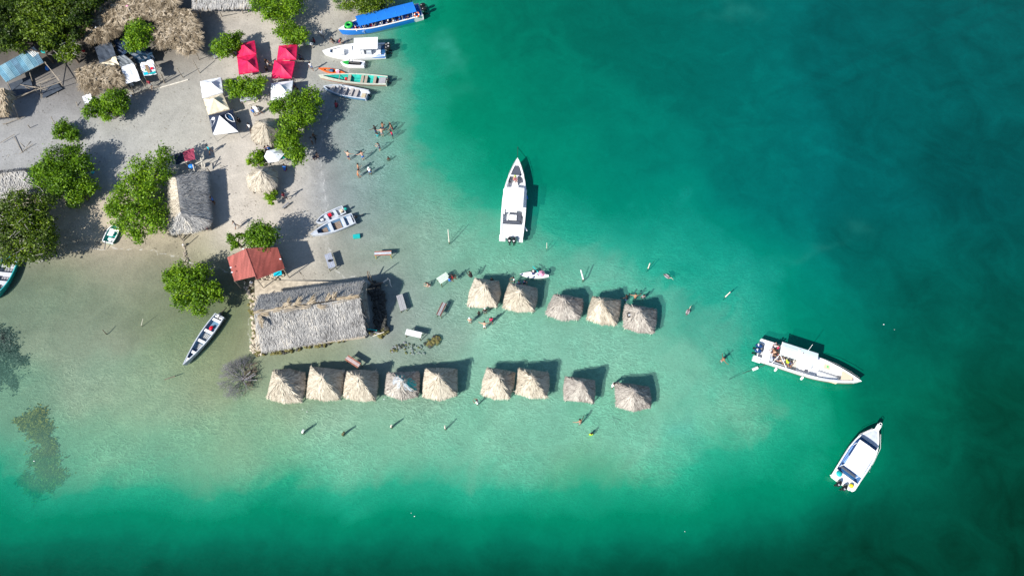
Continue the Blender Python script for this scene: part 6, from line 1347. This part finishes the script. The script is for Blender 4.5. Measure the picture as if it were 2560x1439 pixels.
person(1075,712,'crouch',90,'bather sitting low in the water left of the pale green table',1,None,'white',z=-.9)
person(1122,697,'sit',-70,'person in blue shorts seated on the pale green table',0,'blue','blue',z=-.10); person(1129,691,'sit',-70,'person in a red top seated on the pale green table',0,'red','red',z=-.10)
person(1568,745,'wade',30,'dark haired bather, left one of three behind the last upper huts',2,'black',**W_); person(1589,742,'wade',0,'bather with orange-brown shoulders, middle one of three',3,None,'black',**W_); person(1609,740,'stand',0,'bather in grey, right one of three behind the rightmost upper hut',0,'grey','black',**W_)
person(1806,899,'wade',-70,'lone brown bather between the huts and the canopied motorboat',0,None,'grey',**W_)
person(1194,1004,'reach',60,'bather in a white shirt at the lower left of the sixth lower hut',0,'white','white',**W_)
person(1452,1055,'wade',30,'bare-backed bather below the pinkish grey hut',3,None,'grey',**W_); person(1478,1085,'stand',0,'bather in a yellow-green shirt, lowest person in the photo',0,'yellow','yellow',sub=-1.25,**W_)
person(1532,961,'reach',-90,'person in a white shirt at the left eave of the rightmost lower hut',0,'white','white',**W_)
# aboard
person(1287,443,'sit',-160,'person in a straw-coloured hat sitting on the bow of the large speedboat',1,None,'pink',hair='yellow',z=.35)
person(1286,580,'sit',0,'dark bundle of a person on the rear lounge of the large speedboat',2,'black','black',z=.1) if False else None
for i, (x, y, c) in enumerate([(1941,866,'white'),(1948,868,'pink'),(1936,875,None),(1940,880,None),(1945,885,'maroon'),(1936,889,'black'),(1944,893,'grey'),(1951,896,'black'),(1962,899,'white'),(1970,903,'yellow'),(1977,905,'navy')]):
    person(x, y, 'sit', (i*53) % 360, ['passenger in white at the rear corner of the pale blue canopy', 'passenger in pink just under the pale blue canopy edge', 'bare-shouldered passenger on the stern bench of the long motorboat', 'dark haired bare-backed passenger on the stern bench', 'passenger in dark red at the end of the stern bench', 'passenger in black by the canopy strut foot', 'passenger in grey on the side bench of the long motorboat', 'passenger in black on the side bench between the two struts', 'passenger in a white top on the side bench', 'passenger in a yellowish top on the side bench', 'passenger in navy at the front end of the side bench'][i], (1, 3, 0, 1)[i % 4], c, 'navy', z=.0 if False else -.02)
cl_ = ['white', 'blue', 'navy', 'pink', 'grey', 'white', 'black']
DL = ['first passenger from the bow, in red', 'second passenger from the bow', 'third passenger from the bow', 'fourth passenger from the bow', 'fifth passenger from the bow', 'sixth passenger from the bow', 'seventh passenger from the bow', 'eighth passenger from the bow', 'ninth passenger from the bow', 'tenth passenger from the bow, last before the life ring']
for i in range(10):
    x, y = [(891,69),(903,66),(918,66),(928,61),(940,60),(953,57),(972,56),(985,52),(1000,47),(1022,44)][i]
    person(x, y, 'sit', 75, DL[i]+' on the blue tour boat', (0, 3, 2)[i % 3], 'red' if i == 0 else cl_[i % 7], 'navy', hair='white' if i in (4, 6, 8) else 'hair', z=-.15)
for i, (x, y) in enumerate([(905,52),(930,46),(955,40),(980,35),(1005,29)]):
    pass
person(1333,682,'sit',-10,'person in a white hat sitting on the paddle board holding the paddle',0,'navy','black',hair='white',z=-.75)
# floating birds
def bird(x, y, rz, label):
    q = P(x, y, .15); t = empty('pelican', (q.x, q.y, 0), R(rz), label, 'bird', 'grey-brown birds floating on the water')
    MB().ball((0, 0, .14), .30, 10, 7, (1.35, .62, .5)).ball((-.38, 0, .16), .12, 6, 4, (1.6, .9, .4)).build('body', mat('grey_brown_feathers', (.16, .13, .13), .8, .4, 8), t, smooth=True)
    for s_ in (1, -1): MB().ball((-.06, s_*.13, .24), .22, 8, 5, (1.5, .45, .35)).build('wing', mat('pale_feathers', (.34, .31, .33), .8, .4, 10), t, smooth=True)
    MB().tube([(.30, 0, .2), (.42, 0, .36), (.44, 0, .50), (.50, 0, .54)], [.08, .05, .045, .05], 7).ball((.52, 0, .54), .06, 7, 5).build('neck_and_head', mat('pale_head', (.5, .45, .35), .8), t, smooth=True)
    MB().tube([(.56, 0, .54), (.70, 0, .48), (.86, 0, .42)], [.028, .024, .010], 5).build('bill', M_tanc, t)
bird(1668, 692, -40, 'floating grey-brown bird near the pale stakes, turned to lower right'); bird(1720, 779, 60, 'floating grey-brown bird right of the rightmost upper hut')
print('objects', len(bpy.data.objects), 'tris', sum(len(m.polygons)*2*max(1, m.users) for m in bpy.data.meshes))
